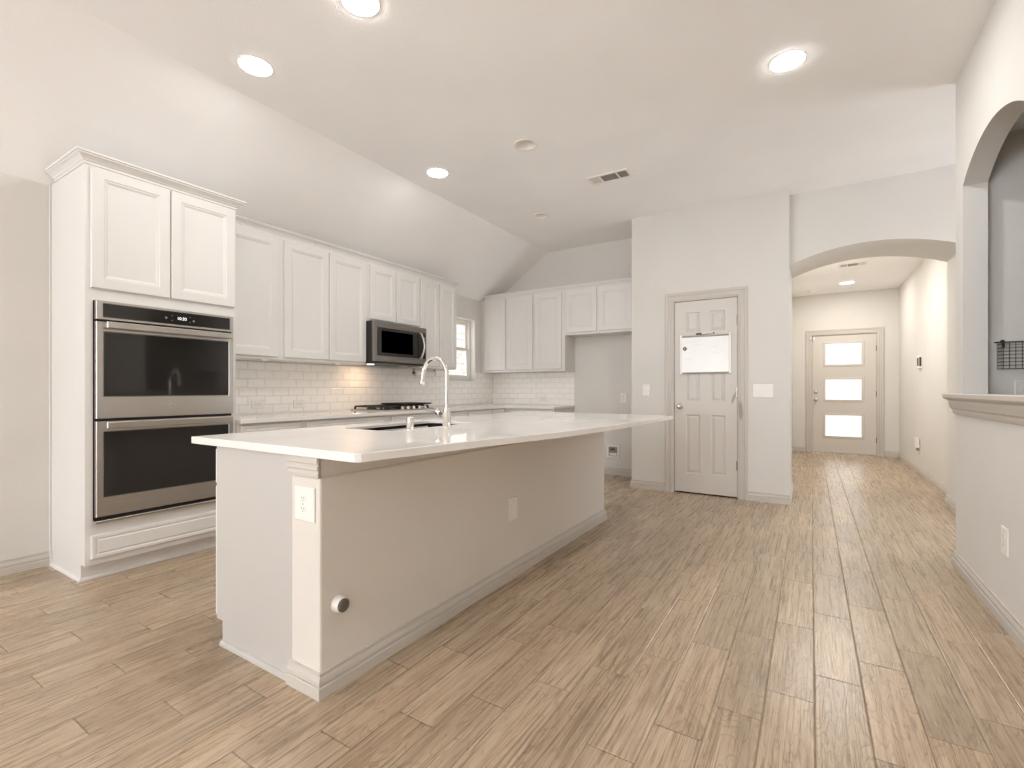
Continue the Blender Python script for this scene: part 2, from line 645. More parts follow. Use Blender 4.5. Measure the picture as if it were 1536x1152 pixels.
def ceiling_flat(mb, x0, x1, y0, y1, z, cans, up=0.2):
    A = sorted(set([x0, x1] + [q for c in cans for q in (c[0] - .14, c[0] + .14)]))
    B = sorted(set([y0, y1] + [q for c in cans for q in (c[1] - .14, c[1] + .14)]))
    for i in range(len(A) - 1):
        for j in range(len(B) - 1):
            ca, cb = (A[i] + A[i + 1]) / 2, (B[j] + B[j + 1]) / 2
            hit = [c for c in cans if abs(c[0] - ca) < .139 and abs(c[1] - cb) < .139 and not c[2]]
            if not hit:
                mb.quad((A[i], B[j], z), (A[i], B[j + 1], z), (A[i + 1], B[j + 1], z), (A[i + 1], B[j], z))
                continue
            cx, cy = hit[0][0], hit[0][1]
            n = 32
            P, Q = [], []
            for k in range(n):
                a = 2 * PI * (k + .5) / n
                c_, s_ = math.cos(a), math.sin(a)
                P.append((cx + CR * c_, cy + CR * s_, z))
                m = max(abs(c_), abs(s_))
                sx, sy = c_ / m, s_ / m
                Q.append((min(max(cx + .14 * sx, A[i]), A[i + 1]), min(max(cy + .14 * sy, B[j]), B[j + 1]), z))
            for k in range(n):
                l = (k + 1) % n
                qa, qb = Q[k], Q[l]
                # corner of the square between the two rim points
                if abs(qa[0] - qb[0]) > 1e-6 and abs(qa[1] - qb[1]) > 1e-6:
                    cxr = A[i + 1] if (qa[0] + qb[0]) / 2 > cx else A[i]
                    cyr = B[j + 1] if (qa[1] + qb[1]) / 2 > cy else B[j]
                    mb.add([P[k], qa, (cxr, cyr, z), qb, P[l]], [(0, 1, 2, 3, 4)])
                else:
                    mb.add([P[k], qa, qb, P[l]], [(0, 1, 2, 3)])
    mb.quad((x0, y0, z + up), (x1, y0, z + up), (x1, y1, z + up), (x0, y1, z + up))


c = MB()
# cans that share a row would split each other's cells: build the flat in strips
ys = [REAR - .15, -3.0, 0.6, 2.45, 4.0, YB + .1]
for a, b in zip(ys[:-1], ys[1:]):
    row = sorted([q for q in CANS if a < q[1] < b])
    cuts = [XS] + [(row[i][0] + row[i + 1][0]) / 2 for i in range(len(row) - 1)] + [3.1]
    if not row:
        cuts = [XS, 3.1]
    for i in range(len(cuts) - 1):
        ceiling_flat(c, cuts[i], cuts[i + 1], a, b, ZC, row[i:i + 1])
c.quad((XS, REAR - .15, ZC), (XS, YB + .1, ZC), (XW - .12, YB + .1, ZL - .083), (XW - .12, REAR - .15, ZL - .083))
c.quad((XS, REAR - .15, ZC + .2), (XW - .12, REAR - .15, ZL + .12), (XW - .12, YB + .1, ZL + .12), (XS, YB + .1, ZC + .2))
struct(c, 'ceiling', 'ceiling', 'off-white flat ceiling sloping down over the left wall cabinets', 'ceiling')
c = MB()
HCAN = (0.483, 9.151, 1)
ceiling_flat(c, HX0 - .1, HX1 + .1, YA2 - .02, YF + .1, ZH, [])
struct(c, 'ceiling.001', 'ceiling', 'lower flat ceiling of the entry hall beyond the arch', 'ceiling')

WIN = (4.95, 1.24, 5.557, 2.114)
w = MB().holed(face_px(XW), REAR - .15, YB + .12, 0, ZL, 0.15, [WIN, (-5.25, .3, -3.55, 2.1)])
struct(w, 'wall_left', 'wall', 'beige left wall behind the oven tower and counter run', 'wall')
w = MB().prism(face_ny(YB), [(XW, 0), (PX0 + .1, 0), (PX0 + .1, ZC), (XS, ZC), (XW, ZL)], -0.12, 0)
struct(w, 'wall_back', 'wall', 'beige back wall behind the far cabinets and the fridge alcove', 'wall')
DX0, DX1, DZ = -1.256, -0.634, 2.062
w = MB().holed(face_ny(YP), PX0, PX1, 0, ZC, 0.115, [(DX0 - .012, -1, DX1 + .012, DZ + .012)])
w.box(PX0, PX0 + .11, YP + .115, YB, 0, ZC).box(PX1 - .11, PX1, YP + .115, YA2, 0, ZC).box(PX0 + .11, PX1 - .11, YB + .06, YA2, 0, ZC)
struct(w, 'wall_pantry', 'wall', 'beige pantry wall jutting out around the six-panel door', 'wall')
# hall arch wall
ac, ah, zs, rise = (PX1 + AX1) / 2, (AX1 - PX1) / 2, 2.358, 0.135
R = (ah * ah + rise * rise) / (2 * rise)
arc = []
for i in range(33):
    xx = -ah + 2 * ah * i / 32
    arc.append((ac + xx, zs + rise - R + math.sqrt(R * R - xx * xx)))
w = MB().prism(face_ny(YA), [(3.0, 0), (3.0, ZC), (PX1, ZC)] + arc + [(AX1, 0)], -(YA2 - YA), 0)
struct(w, 'wall_arch', 'wall', 'beige wall with a low segmental arch into the entry hall', 'wall')
w = MB().box(HX0 - .1, HX0, YA2, YF, 0, ZH)
struct(w, 'wall_hall_left', 'wall', 'left wall of the entry hall seen edge-on through the arch', 'wall')
w = MB().box(HX1, HX1 + .1, YA2, YF, 0, ZH)
struct(w, 'wall_hall_right', 'wall', 'right wall of the entry hall carrying the door chime panel', 'wall')
EX0, EX1, EZ = 0.028, 0.944, 2.066
w = MB().holed(face_ny(YF), HX0 - .1, HX1 + .1, 0, ZH, 0.15, [(EX0 - .01, -1, EX1 + .01, EZ + .01)])
struct(w, 'wall_hall_end', 'wall', 'end wall of the entry hall around the front door', 'wall')
# right partition with the arched pass-through
ay0, ay1, asp, arise = 2.90, 3.906, 2.347, 0.146
w = MB().holed(face_nx(XR), REAR - .1, YR, 0, ZC, 0.112, [(ay0, 1.06, ay1, asp + arise)])
hc, hw = (ay0 + ay1) / 2, (ay1 - ay0) / 2
R2 = (hw * hw + arise * arise) / (2 * arise)
pts = []
for i in range(33):
    yy = -hw + 2 * hw * i / 32
    pts.append((hc + yy, asp + arise - R2 + math.sqrt(R2 * R2 - yy * yy)))
fr = face_nx(XR)
top = asp + arise
for (a, za), (b, zb) in zip(pts[:-1], pts[1:]):
    w.quad(fr(a, za), fr(b, zb), fr(b, top), fr(a, top))
    w.quad(fr(a, za, -.112), fr(a, top, -.112), fr(b, top, -.112), fr(b, zb, -.112))
    w.quad(fr(a, za), fr(a, za, -.112), fr(b, zb, -.112), fr(b, zb))
struct(w, 'wall_right', 'wall', 'beige right partition with an arched pass-through opening', 'wall')
w = MB().box(XR + .112, 3.0, 3.957, YR, 0, ZC)
struct(w, 'wall_nook', 'wall', 'shaded wall inside the pass-through with the wire basket', 'wall')
w = MB().holed(face_nx(3.0), -1.1, YA2, 0, ZC, .1, [(4.2, .3, 5.4, 2.3)])
struct(w, 'wall_far_right', 'wall', 'outer wall of the side room beyond the pass-through', 'wall')
w = MB().box(XR + .112, 3.0, -1.0, 3.957, 2.64, 2.7).box(XR + .112, 3.0, -1.1, -1.0, 0, 2.7)
struct(w, 'ceiling.002', 'ceiling', 'lower ceiling of the side room beyond the pass-through', 'ceiling')
RW = [(-2.7, 1.9)]
w = MB().holed(Fr((0, REAR, 0), (1, 0, 0), (0, 0, 1), (0, 1, 0)), XW, 3.0, 0, ZC, 0.12, [(a - b / 2, 0.2, a + b / 2, 2.5) for a, b in RW])
struct(w, 'wall_rear', 'wall', 'rear wall with a tall window behind the viewer', 'wall')
for i, (a, b) in enumerate(RW):
    r = thing('window_%d' % (i + 2), (a, REAR - .06, .2), 'tall rear window lighting the kitchen from behind the viewer', 'window', None, 'structure')  # unseen window, added as a daylight source
    q = MB()
    fr = Fr((0, REAR - .04, 0), (1, 0, 0), (0, 0, 1), (0, 1, 0))
    for (a0, a1, b0, b1) in ((a - b / 2, a - b / 2 + .05, .2, 2.5), (a + b / 2 - .05, a + b / 2, .2, 2.5), (a - b / 2 + .05, a + b / 2 - .05, .2, .25), (a - b / 2 + .05, a + b / 2 - .05, 2.45, 2.5), (a - .025, a + .025, .25, 2.45)):
        q.fbox(fr, a0, a1, b0, b1, -.04, 0)
    q.build('window_frame', 'white', r)
    MB().fbox(fr, a - b / 2 + .05, a + b / 2 - .05, .25, 2.45, -.024, -.018).build('pane', 'glass', r)

for i, yc in enumerate((-4.4,)):
    r = thing('window_%d' % (i + 3), (XW - .06, yc, .3), 'tall window in the left wall behind the viewer', 'window', None, 'structure')  # added out of view to throw daylight up at the ceiling
    q = MB()
    fr = face_px(XW - .04)
    a, b = yc, 1.7
    for (a0, a1, b0, b1) in ((a - b / 2, a - b / 2 + .05, .3, 2.1), (a + b / 2 - .05, a + b / 2, .3, 2.1), (a - b / 2 + .05, a + b / 2 - .05, .3, .35), (a - b / 2 + .05, a + b / 2 - .05, 2.05, 2.1), (a - .025, a + .025, .35, 2.05)):
        q.fbox(fr, a0, a1, b0, b1, -.04, 0)
    q.build('window_frame', 'white', r)
    MB().fbox(fr, a - b / 2 + .05, a + b / 2 - .05, .35, 2.05, -.024, -.018).build('pane', 'glass', r)

r = thing('window_4', (3.05, 4.8, .3), 'tall window in the side passage hidden behind the right partition', 'window', None, 'structure')  # window added out of sight to light the far kitchen
q = MB()
fr = face_nx(3.04)
for bb in ((4.2, 4.25, .3, 2.3), (5.35, 5.4, .3, 2.3), (4.25, 5.35, .3, .35), (4.25, 5.35, 2.25, 2.3), (4.25, 5.35, 1.28, 1.32)):
    q.fbox(fr, *bb, -.04, 0)
q.build('window_frame', 'white', r)
MB().fbox(fr, 4.25, 5.35, .35, 2.25, -.024, -.018).build('pane', 'glass', r)
# ------------------------------------------------------------------ baseboards
BP = [(0, 0), (.017, 0), (.017, .040), (.015, .043), (.0095, .044), (.0095, .047), (.0125, .049), (.0125, .060), (.009, .069), (.004, .075), (.003, .079), (.007, .081), (.007, .089), (0, .090)]


def baseboard(name, path, label, mat='trim', prof=BP):
    return struct(MB().sweep(FLAT, path, prof), name, mat, label, 'baseboard')


# the moulding lies to the right of the path's direction of travel
baseboard('baseboard_left', [(XW, REAR + .02), (XW, 1.02)], 'stepped baseboard on the left wall in front of the oven tower')
baseboard('baseboard_alcove', [(-2.735, YB), (PX0, YB), (PX0, YP), (-1.345, YP)], 'stepped baseboard round the fridge alcove and pantry left corner')
baseboard('baseboard_pantry', [(-0.547, YP), (PX1, YP), (PX1, YA2)], 'stepped baseboard right of the pantry door turning into the arch')
baseboard('baseboard_hall_end', [(HX0, YF), (-0.083, YF)], 'short baseboard left of the front door')
baseboard('baseboard_hall_corner', [(1.032, YF), (HX1, YF), (HX1, YA2), (AX1, YA2), (AX1, YA), (2.9, YA)], 'stepped baseboard along the right wall of the entry hall')
baseboard('baseboard_right', [(2.9, YR), (XR, YR), (XR, REAR + .02)], 'stepped baseboard along the foot of the right partition')

# ------------------------------------------------------------------ neighbour's house seen through the kitchen window
b = MB().box(-7.6, -7.4, 2.5, 12.5, -.5, 5.0)
tag(b.build('neighbor_house', 'brick'), 'sunlit pale brick house wall outside the kitchen window', 'house')
g = MB().box(-7.4, XW - .2, 2.5, 12.5, -.12, -.02)
tag(g.build('ground', 'ground'), 'pale ground between the houses', 'ground', None, 'structure')

# kitchen window
r = thing('window_1', (XW, (WIN[0] + WIN[2]) / 2, WIN[1]), 'small single-hung kitchen window between the wall cabinets', 'window', None, 'structure')
fr = face_px(XW - .10)
a0, b0, a1, b1 = WIN
q = MB()
for bb in ((a0, a0 + .035, b0, b1), (a1 - .035, a1, b0, b1), (a0 + .035, a1 - .035, b0, b0 + .035), (a0 + .035, a1 - .035, b1 - .035, b1)):
    q.fbox(fr, bb[0], bb[1], bb[2], bb[3], -.045, .03)
q.build('window_frame', 'white', r)
zm = 1.69
for nm, z0, z1, n0 in (('lower_sash', b0 + .035, zm + .02, .005), ('upper_sash', zm - .02, b1 - .035, -.025)):
    q = MB()
    for bb in ((a0 + .035, a0 + .07, z0, z1), (a1 - .07, a1 - .035, z0, z1), (a0 + .07, a1 - .07, z0, z0 + .04), (a0 + .07, a1 - .07, z1 - .04, z1)):
        q.fbox(fr, bb[0], bb[1], bb[2], bb[3], n0 - .014, n0 + .012)
    sash = q.build(nm, 'offwhite', r)
    MB().fbox(fr, a0 + .07, a1 - .07, z0 + .04, z1 - .04, n0 - .004, n0).build('pane', 'glass', sash)
q = MB().cbox(face_px(XW), a0 - .012, a1 + .012, b0 - .014, b0, -.09, .014)
q.build('window_sill', 'white', r)
fw = face_px(XW)
q = MB()
for bb in ((a0 + .0003, a0 + .006, b0 + .001, b1 - .0003), (a1 - .006, a1 - .0003, b0 + .001, b1 - .0003), (a0 + .006, a1 - .006, b1 - .006, b1 - .0003)):
    q.fbox(fw, bb[0], bb[1], bb[2], bb[3], -.069, .0125)
q.build('window_return', 'white', r)

# ------------------------------------------------------------------ backsplash tile
b = MB().holed(face_px(XW + .010), 1.876, YB - .0, K, 1.362, .0098, [(WIN[0] - .0125, WIN[1] - .0145, WIN[2] + .0125, 3)])
tag(b.build('tile_backsplash', 'tile_y'), 'glossy white subway tile backsplash behind the cooktop', 'backsplash', None, 'structure')
b = MB().box(XW + .0102, -2.742, YB - .010, YB - .0002, K, 1.355)
tag(b.build('tile_backsplash', 'tile_x'), 'glossy white subway tile backsplash on the back wall', 'backsplash', None, 'structure')

# ------------------------------------------------------------------ cabinet parts
DP = [(0, 0), (.004, -.0035), (.010, -.0035), (.022, -.0105), (.03, -.0105)]


def shaker(mb, fr, a0, a1, b0, b1, st=.058, th=.02):
    mb.panelled(fr, a0, a1, b0, b1, th, [(a0 + st, b0 + st, a1 - st, b1 - st)], DP, .004)
    return mb


def carcass(name, parent, x0, x1, y0, y1, z0, z1, mat='cabinet'):
    return MB().box(x0, x1, y0, y1, z0, z1).build(name, mat, parent)


CROWN = [(0, 0), (.006, 0), (.006, .012), (.012, .016), (.016, .024), (.030, .036), (.042, .042), (.042, .050), (.050, .052), (.050, .062), (0, .062)]
CROWN_S = [(q * .72, n * .80) for q, n in CROWN]

# oven tower -----------------------------------------------------------------------------------
TX, T0, T1 = -3.50, 1.026, 1.872
r = thing('tall_oven_cabinet', ((XW + TX) / 2, (T0 + T1) / 2, 0), 'tall white cabinet tower housing the built-in double oven', 'cabinet')
body = MB().holed(face_px(TX - .02), T0, T1, .10, 2.411, .56, [(1.062, .337, 1.842, 1.634)])
body.box(XW + .002, XW + .03, T0 + .02, T1 - .02, .1, 2.4)
body.build('body', 'cabinet', r)
MB().box(XW + .002, TX - .095, T0 + .004, T1 - .004, 0.0, .10).build('toe_kick', 'cabinet', r)
q = MB().sweep(FLAT, [(XW + .002, T0 + .004), (TX - .095, T0 + .004), (TX - .095, T1 - .01)], [(0, 0), (.014, 0), (.013, .009), (.006, .017), (0, .019)])
q.build('shoe_moulding', 'cabinet', r)
fr = face_px(TX)
for a0, a1 in ((1.049, 1.4495), (1.4555, 1.858)):
    shaker(MB(), fr, a0, a1, 1.703, 2.402).build('door', 'cabinet', r)
MB().panelled(fr, 1.050, 1.858, .136, .272, .02, [(1.068, .154, 1.840, .254)], [(0, 0), (.006, -.004), (.010, -.004), (.016, .0)], .004).build('drawer_front', 'cabinet', r)
MB().sweep(FLAT, [(-4.01, T0), (TX - .02, T0), (TX - .02, T1), (-3.715, T1)], [(l, 2.412 + n) for l, n in CROWN]).build('crown_moulding', 'cabinet', r)

MB().box(XW + .0005, XW + .022, T0 - .007, T0 + .003, .002, 2.408).build('scribe_strip', 'cabinet', r)

# double wall oven -------------------------------------------------------------------------------
OX = -3.483
r = thing('double_wall_oven', (TX - .25, 1.452, .337), 'stainless steel built-in double wall oven with black glass doors', 'oven')
fr = face_px(OX)
MB().box(TX - .5, OX - .030, 1.066, 1.838, .338, 1.632).build('oven_body', 'black', r)
q = MB()
q.panelled(fr, 1.0665, 1.8375, 1.522, 1.6315, .03, [(1.096, 1.534, 1.812, 1.618)], [(0, 0), (.001, -.004), (.002, -.004)], .002)
cp = q.build('control_panel', 'steel', r)
MB().fbox(fr, 1.0985, 1.8095, 1.5365, 1.6155, -.0035, .0005).build('control_glass', 'panelglass', cp)
text_mesh('clock_display', '10:33', .026, fr, 1.508, 1.5755, .0012, 'digit', cp)
for aa, bb, rr in ((1.418, 1.573, .007), (1.578, 1.569, .007), (1.452, 1.590, .003), (1.452, 1.560, .003), (1.556, 1.59, .003), (1.556, 1.558, .003)):
    MB().lathe(fr(aa, bb, .0004), (1, 0, 0), [(rr, 0), (rr, .0006)], 14).build('touch_button', 'grey', cp)
for nm, z0, z1, g0, g1 in (('upper_door', .945, 1.5105, 1.072, 1.455), ('lower_door', .376, .929, .486, .873)):
    q = MB().panelled(fr, 1.0665, 1.8365, z0, z1, .030, [(1.098, g0, 1.806, g1)], [(0, 0), (.003, -.004), (.004, -.004)], .003)
    d = q.build(nm, 'steel', r)
    MB().fbox(fr, 1.1025, 1.8015, g0 + .0045, g1 - .0045, -.0038, -.001).build('door_glass', 'blackglass', d)
    h = MB()
    hz = z1 - .021
    prof = [(1.103, 1.812)]
    h.cbox(fr, 1.103, 1.812, hz - .019, hz + .019, .030, .046, .004)
    for aa in (1.118, 1.797):
        h.fbox(fr, aa - .012, aa + .012, hz - .012, hz + .012, -.002, .032)
    h.build('handle', 'steel', d)
    if nm == 'upper_door':
        e = MB()
        ring = [fr(1.452 + .030 * math.cos(k * PI / 12), 1.012 + .011 * math.sin(k * PI / 12), .0008) for k in range(25)]
        e.tube(ring, .0011, 6, False)
        e.fbox(fr, 1.434, 1.470, 1.0105, 1.0125, .0004, .0012)
        e.build('emblem', 'nickel', d)
MB().cbox(face_px(OX - .004), 1.062, 1.842, .337, .354, -.03, .002).build('vent_trim', 'steel', r)

# wall cabinets over the left counter -------------------------------------------------------------
UX, UB, UT = -3.767, 1.366, 2.411


def wall_cab(y0, y1, z0, doors, label):
    r = thing('wall_cabinet', ((XW + UX) / 2, (y0 + y1) / 2, z0), label, 'cabinet', None)
    carcass('body', r, XW + .0005, UX - .0202, y0 + .0005, y1 - .0005, z0, UT)
    for a0, a1 in doors:
        shaker(MB(), face_px(UX), a0, a1, z0 + .022, UT - .032).build('door', 'cabinet', r)
    return r


wall_cab(1.874, 2.381, UB, [(1.896, 2.353)], 'white single-door wall cabinet right beside the oven tower')
wall_cab(2.381, 3.313, UB, [(2.410, 2.849), (2.857, 3.286)], 'white two-door wall cabinet left of the microwave')
wall_cab(3.313, 4.062, 1.808, [(3.338, 3.690), (3.698, 4.048)], 'short white two-door wall cabinet above the microwave')
wall_cab(4.062, 4.735, UB, [(4.082, 4.398), (4.406, 4.722)], 'white two-door wall cabinet between microwave and kitchen window')
c = MB().sweep(FLAT, [(UX - .02, 1.878), (UX - .02, 4.735), (-4.02, 4.735)], [(l, 2.412 + n) for l, n in CROWN_S])
tag(c.build('crown_moulding', 'cabinet'), 'white crown moulding along the top of the left wall cabinets', 'moulding')
for i, (yy, lb) in enumerate(((2.254, 'small white clip under the wall cabinet nearest the oven tower'), (2.965, 'small white clip under the two-door cabinet left of the microwave'))):
    q = MB().cbox(Fr((0, 0, UB - .0005), (1, 0, 0), (0, 1, 0), (0, 0, -1)), -3.835, -3.79, yy - .03, yy + .03, 0, .014, .003)
    q.fbox(Fr((0, 0, UB - .0145), (1, 0, 0), (0, 1, 0), (0, 0, -1)), -3.82, -3.80, yy - .012, yy + .012, 0, .006)
    tag(q.build('cabinet_clip', 'white'), lb, 'clip', 'clips under the wall cabinets')

# microwave ---------------------------------------------------------------------------------------
MX = -3.665
y0, y1, z0, z1 = 3.290, 4.056, 1.378, 1.803
r = thing('microwave', (-3.86, (y0 + y1) / 2, z0), 'stainless over-the-range microwave with black window above the cooktop', 'microwave')
MB().box(XW + .011, MX - .03, y0, y1, z0 + .006, z1).build('case', 'black', r)
fr = face_px(MX)
d = MB().panelled(fr, y0 + .001, 4.054, z0 + .018, z1 - .003, .030, [(3.335, z0 + .078, 4.044, z1 - .060)], [(0, 0), (.002, -.004), (.003, -.004)], .003).build('door', 'darksteel', r)
MB().fbox(fr, 3.3385, 4.0405, z0 + .0815, z1 - .0635, -.0038, -.001).build('black_front', 'panelglass', d)
MB().panelled(fr, 3.385, 3.845, z0 + .105, z1 - .085, .0035, [(3.39, z0 + .11, 3.84, z1 - .09)], [(0, 0), (.002, -.001)], .001).build('window', 'blackglass', d)
hp = [fr(3.948, z0 + .075, -.002), fr(3.945, z0 + .085, .025)]
for k in range(11):
    tt = k / 10
    hp.append(fr(3.944 + .022 * math.sin(PI * tt), z0 + .10 + .235 * tt, .034 + .016 * math.sin(PI * tt)))
hp += [fr(3.945, z1 - .075, .025), fr(3.948, z1 - .066, -.002)]
MB().tube(hp, .011, 12).build('handle', 'steel', d)
q = MB().cbox(fr, 4.002, 4.028, z1 - .135, z1 - .105, -.001, .0006, .0005)
q.build('control_display', 'grey', d)
q = MB()
for k in range(9):
    q.fbox(fr, 3.62 + k * .009, 3.626 + k * .009, z1 - .034, z1 - .026, 0, .0005)
q.build('brand_mark', 'grey', d)
MB().box(XW + .02, MX - .002, y0 + .004, y1 - .004, z0, z0 + .0165).build('bottom_grille', 'black', r)
for yy, lit in ((3.43, 1), (3.92, 0)):
    MB().cbox(Fr((0, 0, z0), (1, 0, 0), (0, 1, 0), (0, 0, -1)), -3.93, -3.87, yy - .045, yy + .045, 0, .003, .001).build('cooktop_light', 'hood' if lit else 'offwhite', r)

# paper towel holder --------------------------------------------------------------------------------
r = thing('paper_towel_holder', (-3.93, 4.30, 1.29), 'wall cabinet paper towel holder with a thin roll beside the microwave', 'towel holder')
q = MB()
for yy in (4.13, 4.49):
    q.box(-3.945, -3.915, yy - .004, yy + .004, 1.30, UB - .001)
    q.lathe((-3.93, yy - .004, 1.305), (0, 1, 0), [(.022, 0), (.022, .008)], 18)
q.tube([(-3.93, 4.13, 1.305), (-3.93, 4.49, 1.305)], .006, 10)
q.build('bracket', 'nickel', r)
MB().lathe((-3.93, 4.15, 1.305), (0, 1, 0), [(.012, 0), (.036, 0), (.036, .32), (.012, .32)], 24, False).build('paper_roll', 'soft', r)

# wall cabinets on the back wall ------------------------------------------------------------------------
BY = 5.690
fb = face_ny(BY)


def back_cab(x0, x1, z0, doors, label, zt=2.41):
    r = thing('wall_cabinet', ((x0 + x1) / 2, (BY + YB) / 2, z0), label, 'cabinet')
    carcass('body', r, x0 + .0005, x1 - .0005, BY + .0202, YB - .0005, z0, zt)
    for a0, a1 in doors:
        shaker(MB(), fb, a0, a1, z0 + .03, 2.408).build('door', 'cabinet', r)
    return r


back_cab(XW + .002, -3.210, 1.362, [(-4.030, -3.667), (-3.637, -3.227)], 'white two-door corner wall cabinet on the back wall')
back_cab(-3.210, -2.740, 1.362, [(-3.193, -2.787)], 'white single-door wall cabinet left of the fridge alcove')
back_cab(-2.740, PX0 - .002, 1.828, [(-2.722, -2.295), (-2.265, -1.838)], 'short white two-door wall cabinet over the fridge alcove')
c = MB().sweep(FLAT, [(-4.03, BY + .02), (PX0 - .002, BY + .02)], [(l, 2.411 + n * 1.3) for l, n in CROWN_S])
tag(c.build('crown_moulding', 'cabinet'), 'white crown moulding along the top of the back wall cabinets', 'moulding')

# base cabinets and worktop ------------------------------------------------------------------------------
BX = -3.48


def base_cab_left(y0, y1, fr_y, doors, label):
    r = thing('base_cabinet', ((XW + BX) / 2, (y0 + y1) / 2, 0), label, 'cabinet')
    carcass('body', r, XW + .002, BX - .0202, y0 + .0005, y1 - .0005, .10, KB - .0005)
    MB().box(XW + .002, BX - .09, y0 + .0005, y1 - .0005, 0, .10).build('toe_kick', 'cabinet', r)
    fr = face_px(BX)
    a0, a1 = fr_y
    MB().panelled(fr, a0, a1, .70, .852, .02, [(a0 + .02, .72, a1 - .02, .832)], [(0, 0), (.006, -.004), (.010, -.004), (.016, 0)], .004).build('drawer_front', 'cabinet', r)
    w_ = (a1 - a0 - .008 * (doors - 1)) / doors
    for k in range(doors):
        s0 = a0 + k * (w_ + .008)
        shaker(MB(), fr, s0, s0 + w_, .125, .685).build('door', 'cabinet', r)


base_cab_left(1.8725, 2.394, (1.893, 2.366), 1, 'white base cabinet directly right of the oven tower')
base_cab_left(2.394, 3.320, (2.424, 3.282), 2, 'white base cabinet left of the cooktop, second from the oven tower')
base_cab_left(3.320, 4.064, (3.358, 4.036), 2, 'white base cabinet under the cooktop')
base_cab_left(4.064, 4.580, (4.092, 4.554), 1, 'white base cabinet just right of the cooktop')
base_cab_left(4.580, 5.090, (4.606, 5.074), 1, 'white base cabinet under the kitchen window')
YC = 5.41


def base_cab_back(x0, x1, fx, label):
    r = thing('base_cabinet', ((x0 + x1) / 2, (YC + YB) / 2, 0), label, 'cabinet')
    carcass('body', r, x0 + .0005, x1 - .0005, YC + .0202, YB - .002, .10, KB - .0005)
    MB().box(x0 + .0005, x1 - .0005, YC + .09, YB - .002, 0, .10).build('toe_kick', 'cabinet', r)
    fr = face_ny(YC)
    if fx:
        a0, a1 = fx
        MB().panelled(fr, a0, a1, .70, .852, .02, [(a0 + .02, .72, a1 - .02, .832)], [(0, 0), (.006, -.004), (.010, -.004), (.016, 0)], .004).build('drawer_front', 'cabinet', r)
        shaker(MB(), fr, a0, a1, .125, .685).build('door', 'cabinet', r)


r = thing('base_cabinet', (-3.8, 5.5, 0), 'white blind corner base cabinet where both counters meet', 'cabinet')
carcass('body', r, XW + .002, BX - .0202, 5.0905, YB - .002, .10, KB - .0005)
MB().box(XW + .002, BX - .09, 5.0905, YB - .002, 0, .10).build('toe_kick', 'cabinet', r)
MB().fbox(face_px(BX), 5.115, 5.36, .125, .852, -.02, 0).build('filler_panel', 'cabinet', r)
base_cab_back(BX - .0195, -2.755, (-3.405, -2.775), 'white base cabinet on the back wall beside the fridge alcove')

top = [(XW + .0105, 1.874), (-3.455, 1.874), (-3.455, 5.375), (-2.735, 5.375), (-2.735, YB - .0105), (XW + .0105, YB - .0105)]
c = MB().prism(FLAT, top, KB, K)
tag(c.build('countertop', 'quartz', None, .003), 'white quartz L-shaped worktop along the left and back walls', 'countertop')

# cooktop -------------------------------------------------------------------------------------------------
r = thing('gas_cooktop', (-3.79, 3.685, K), 'stainless gas cooktop with black cast-iron grates', 'cooktop')
cx0, cx1, cy0, cy1 = -4.035, -3.545, 3.315, 4.055
fz = Fr((0, 0, K), (1, 0, 0), (0, 1, 0), (0, 0, 1))
MB().rings(fz, cx0, cx1, cy0, cy1, [(0, .0005), (0, .010), (.012, .014), (.02, .012)], True).build('tray', 'steel', r)
for i, (bx, by, br) in enumerate(((-3.90, 3.47, .05), (-3.67, 3.47, .04), (-3.80, 3.68, .055), (-3.90, 3.89, .04), (-3.67, 3.89, .05))):
    MB().lathe((bx, by, K + .012), (0, 0, 1), [(br, 0), (br, .01), (br * .8, .012), (br * .8, .022), (br * .6, .026)], 22).build('burner', 'black', r)


def grate(y0, y1):
    q = MB()
    x0, x1 = cx0 + .03, cx1 - .075
    z0, z1 = K + .034, K + .048
    for yy in (y0, y1):
        q.box(x0, x1, yy - .006, yy + .006, z0, z1)
    for xx in (x0, x1):
        q.box(xx - .006, xx + .006, y0, y1, z0, z1)
    for k in range(1, 6):
        xx = x0 + (x1 - x0) * k / 6
        q.box(xx - .004, xx + .004, y0, y1, z0 + .003, z1 + .004)
    q.box(x0, x1, (y0 + y1) / 2 - .005, (y0 + y1) / 2 + .005, z0 + .003, z1 + .004)
    for xx in (x0, x1):
        for yy in (y0, y1):
            q.box(xx - .008, xx + .008, yy - .008, yy + .008, K + .012, z0)
    return q


for a, b in ((3.345, 3.575), (3.583, 3.787), (3.795, 4.025)):
    grate(a, b).build('grate', 'iron', r)
for k in range(5):
    MB().lathe((-3.583, 3.60 + k * .085, K + .012), (0, 0, 1), [(.020, 0), (.020, .006), (.016, .008), (.015, .028), (.012, .030)], 18).build('knob', 'steel', r)
g = thing('griddle_plate', (-3.80, 3.83, K + .05), 'flat dark griddle plate lying on the right of the cooktop grates', 'griddle')
MB().rings(Fr((0, 0, K + .0525), (1, 0, 0), (0, 1, 0), (0, 0, 1)), -3.99, -3.625, 3.68, 4.10, [(.012, 0), (0, .012), (0, .016), (.012, .016), (.018, .010)], True).build('plate', 'iron', g)

# ------------------------------------------------------------------ island
IX, I0, I1 = -1.504, 1.099, 3.913         # seating-side wall face, near end, far end
KX = -2.236                               # kitchen-side cabinet face
r = thing('kitchen_island', (-1.87, (I0 + I1) / 2, 0), 'beige kitchen island base with drywall back and white end panel', 'island')
w = MB().box(-1.676, IX, I0, I1, 0, .792)
w.build('island_wall', 'islandwall', r, .008)
MB().box(-1.676, IX - .014, I0 + .012, I1 - .01, .792, KB - .001).build('support_rail', 'islandwall', r)
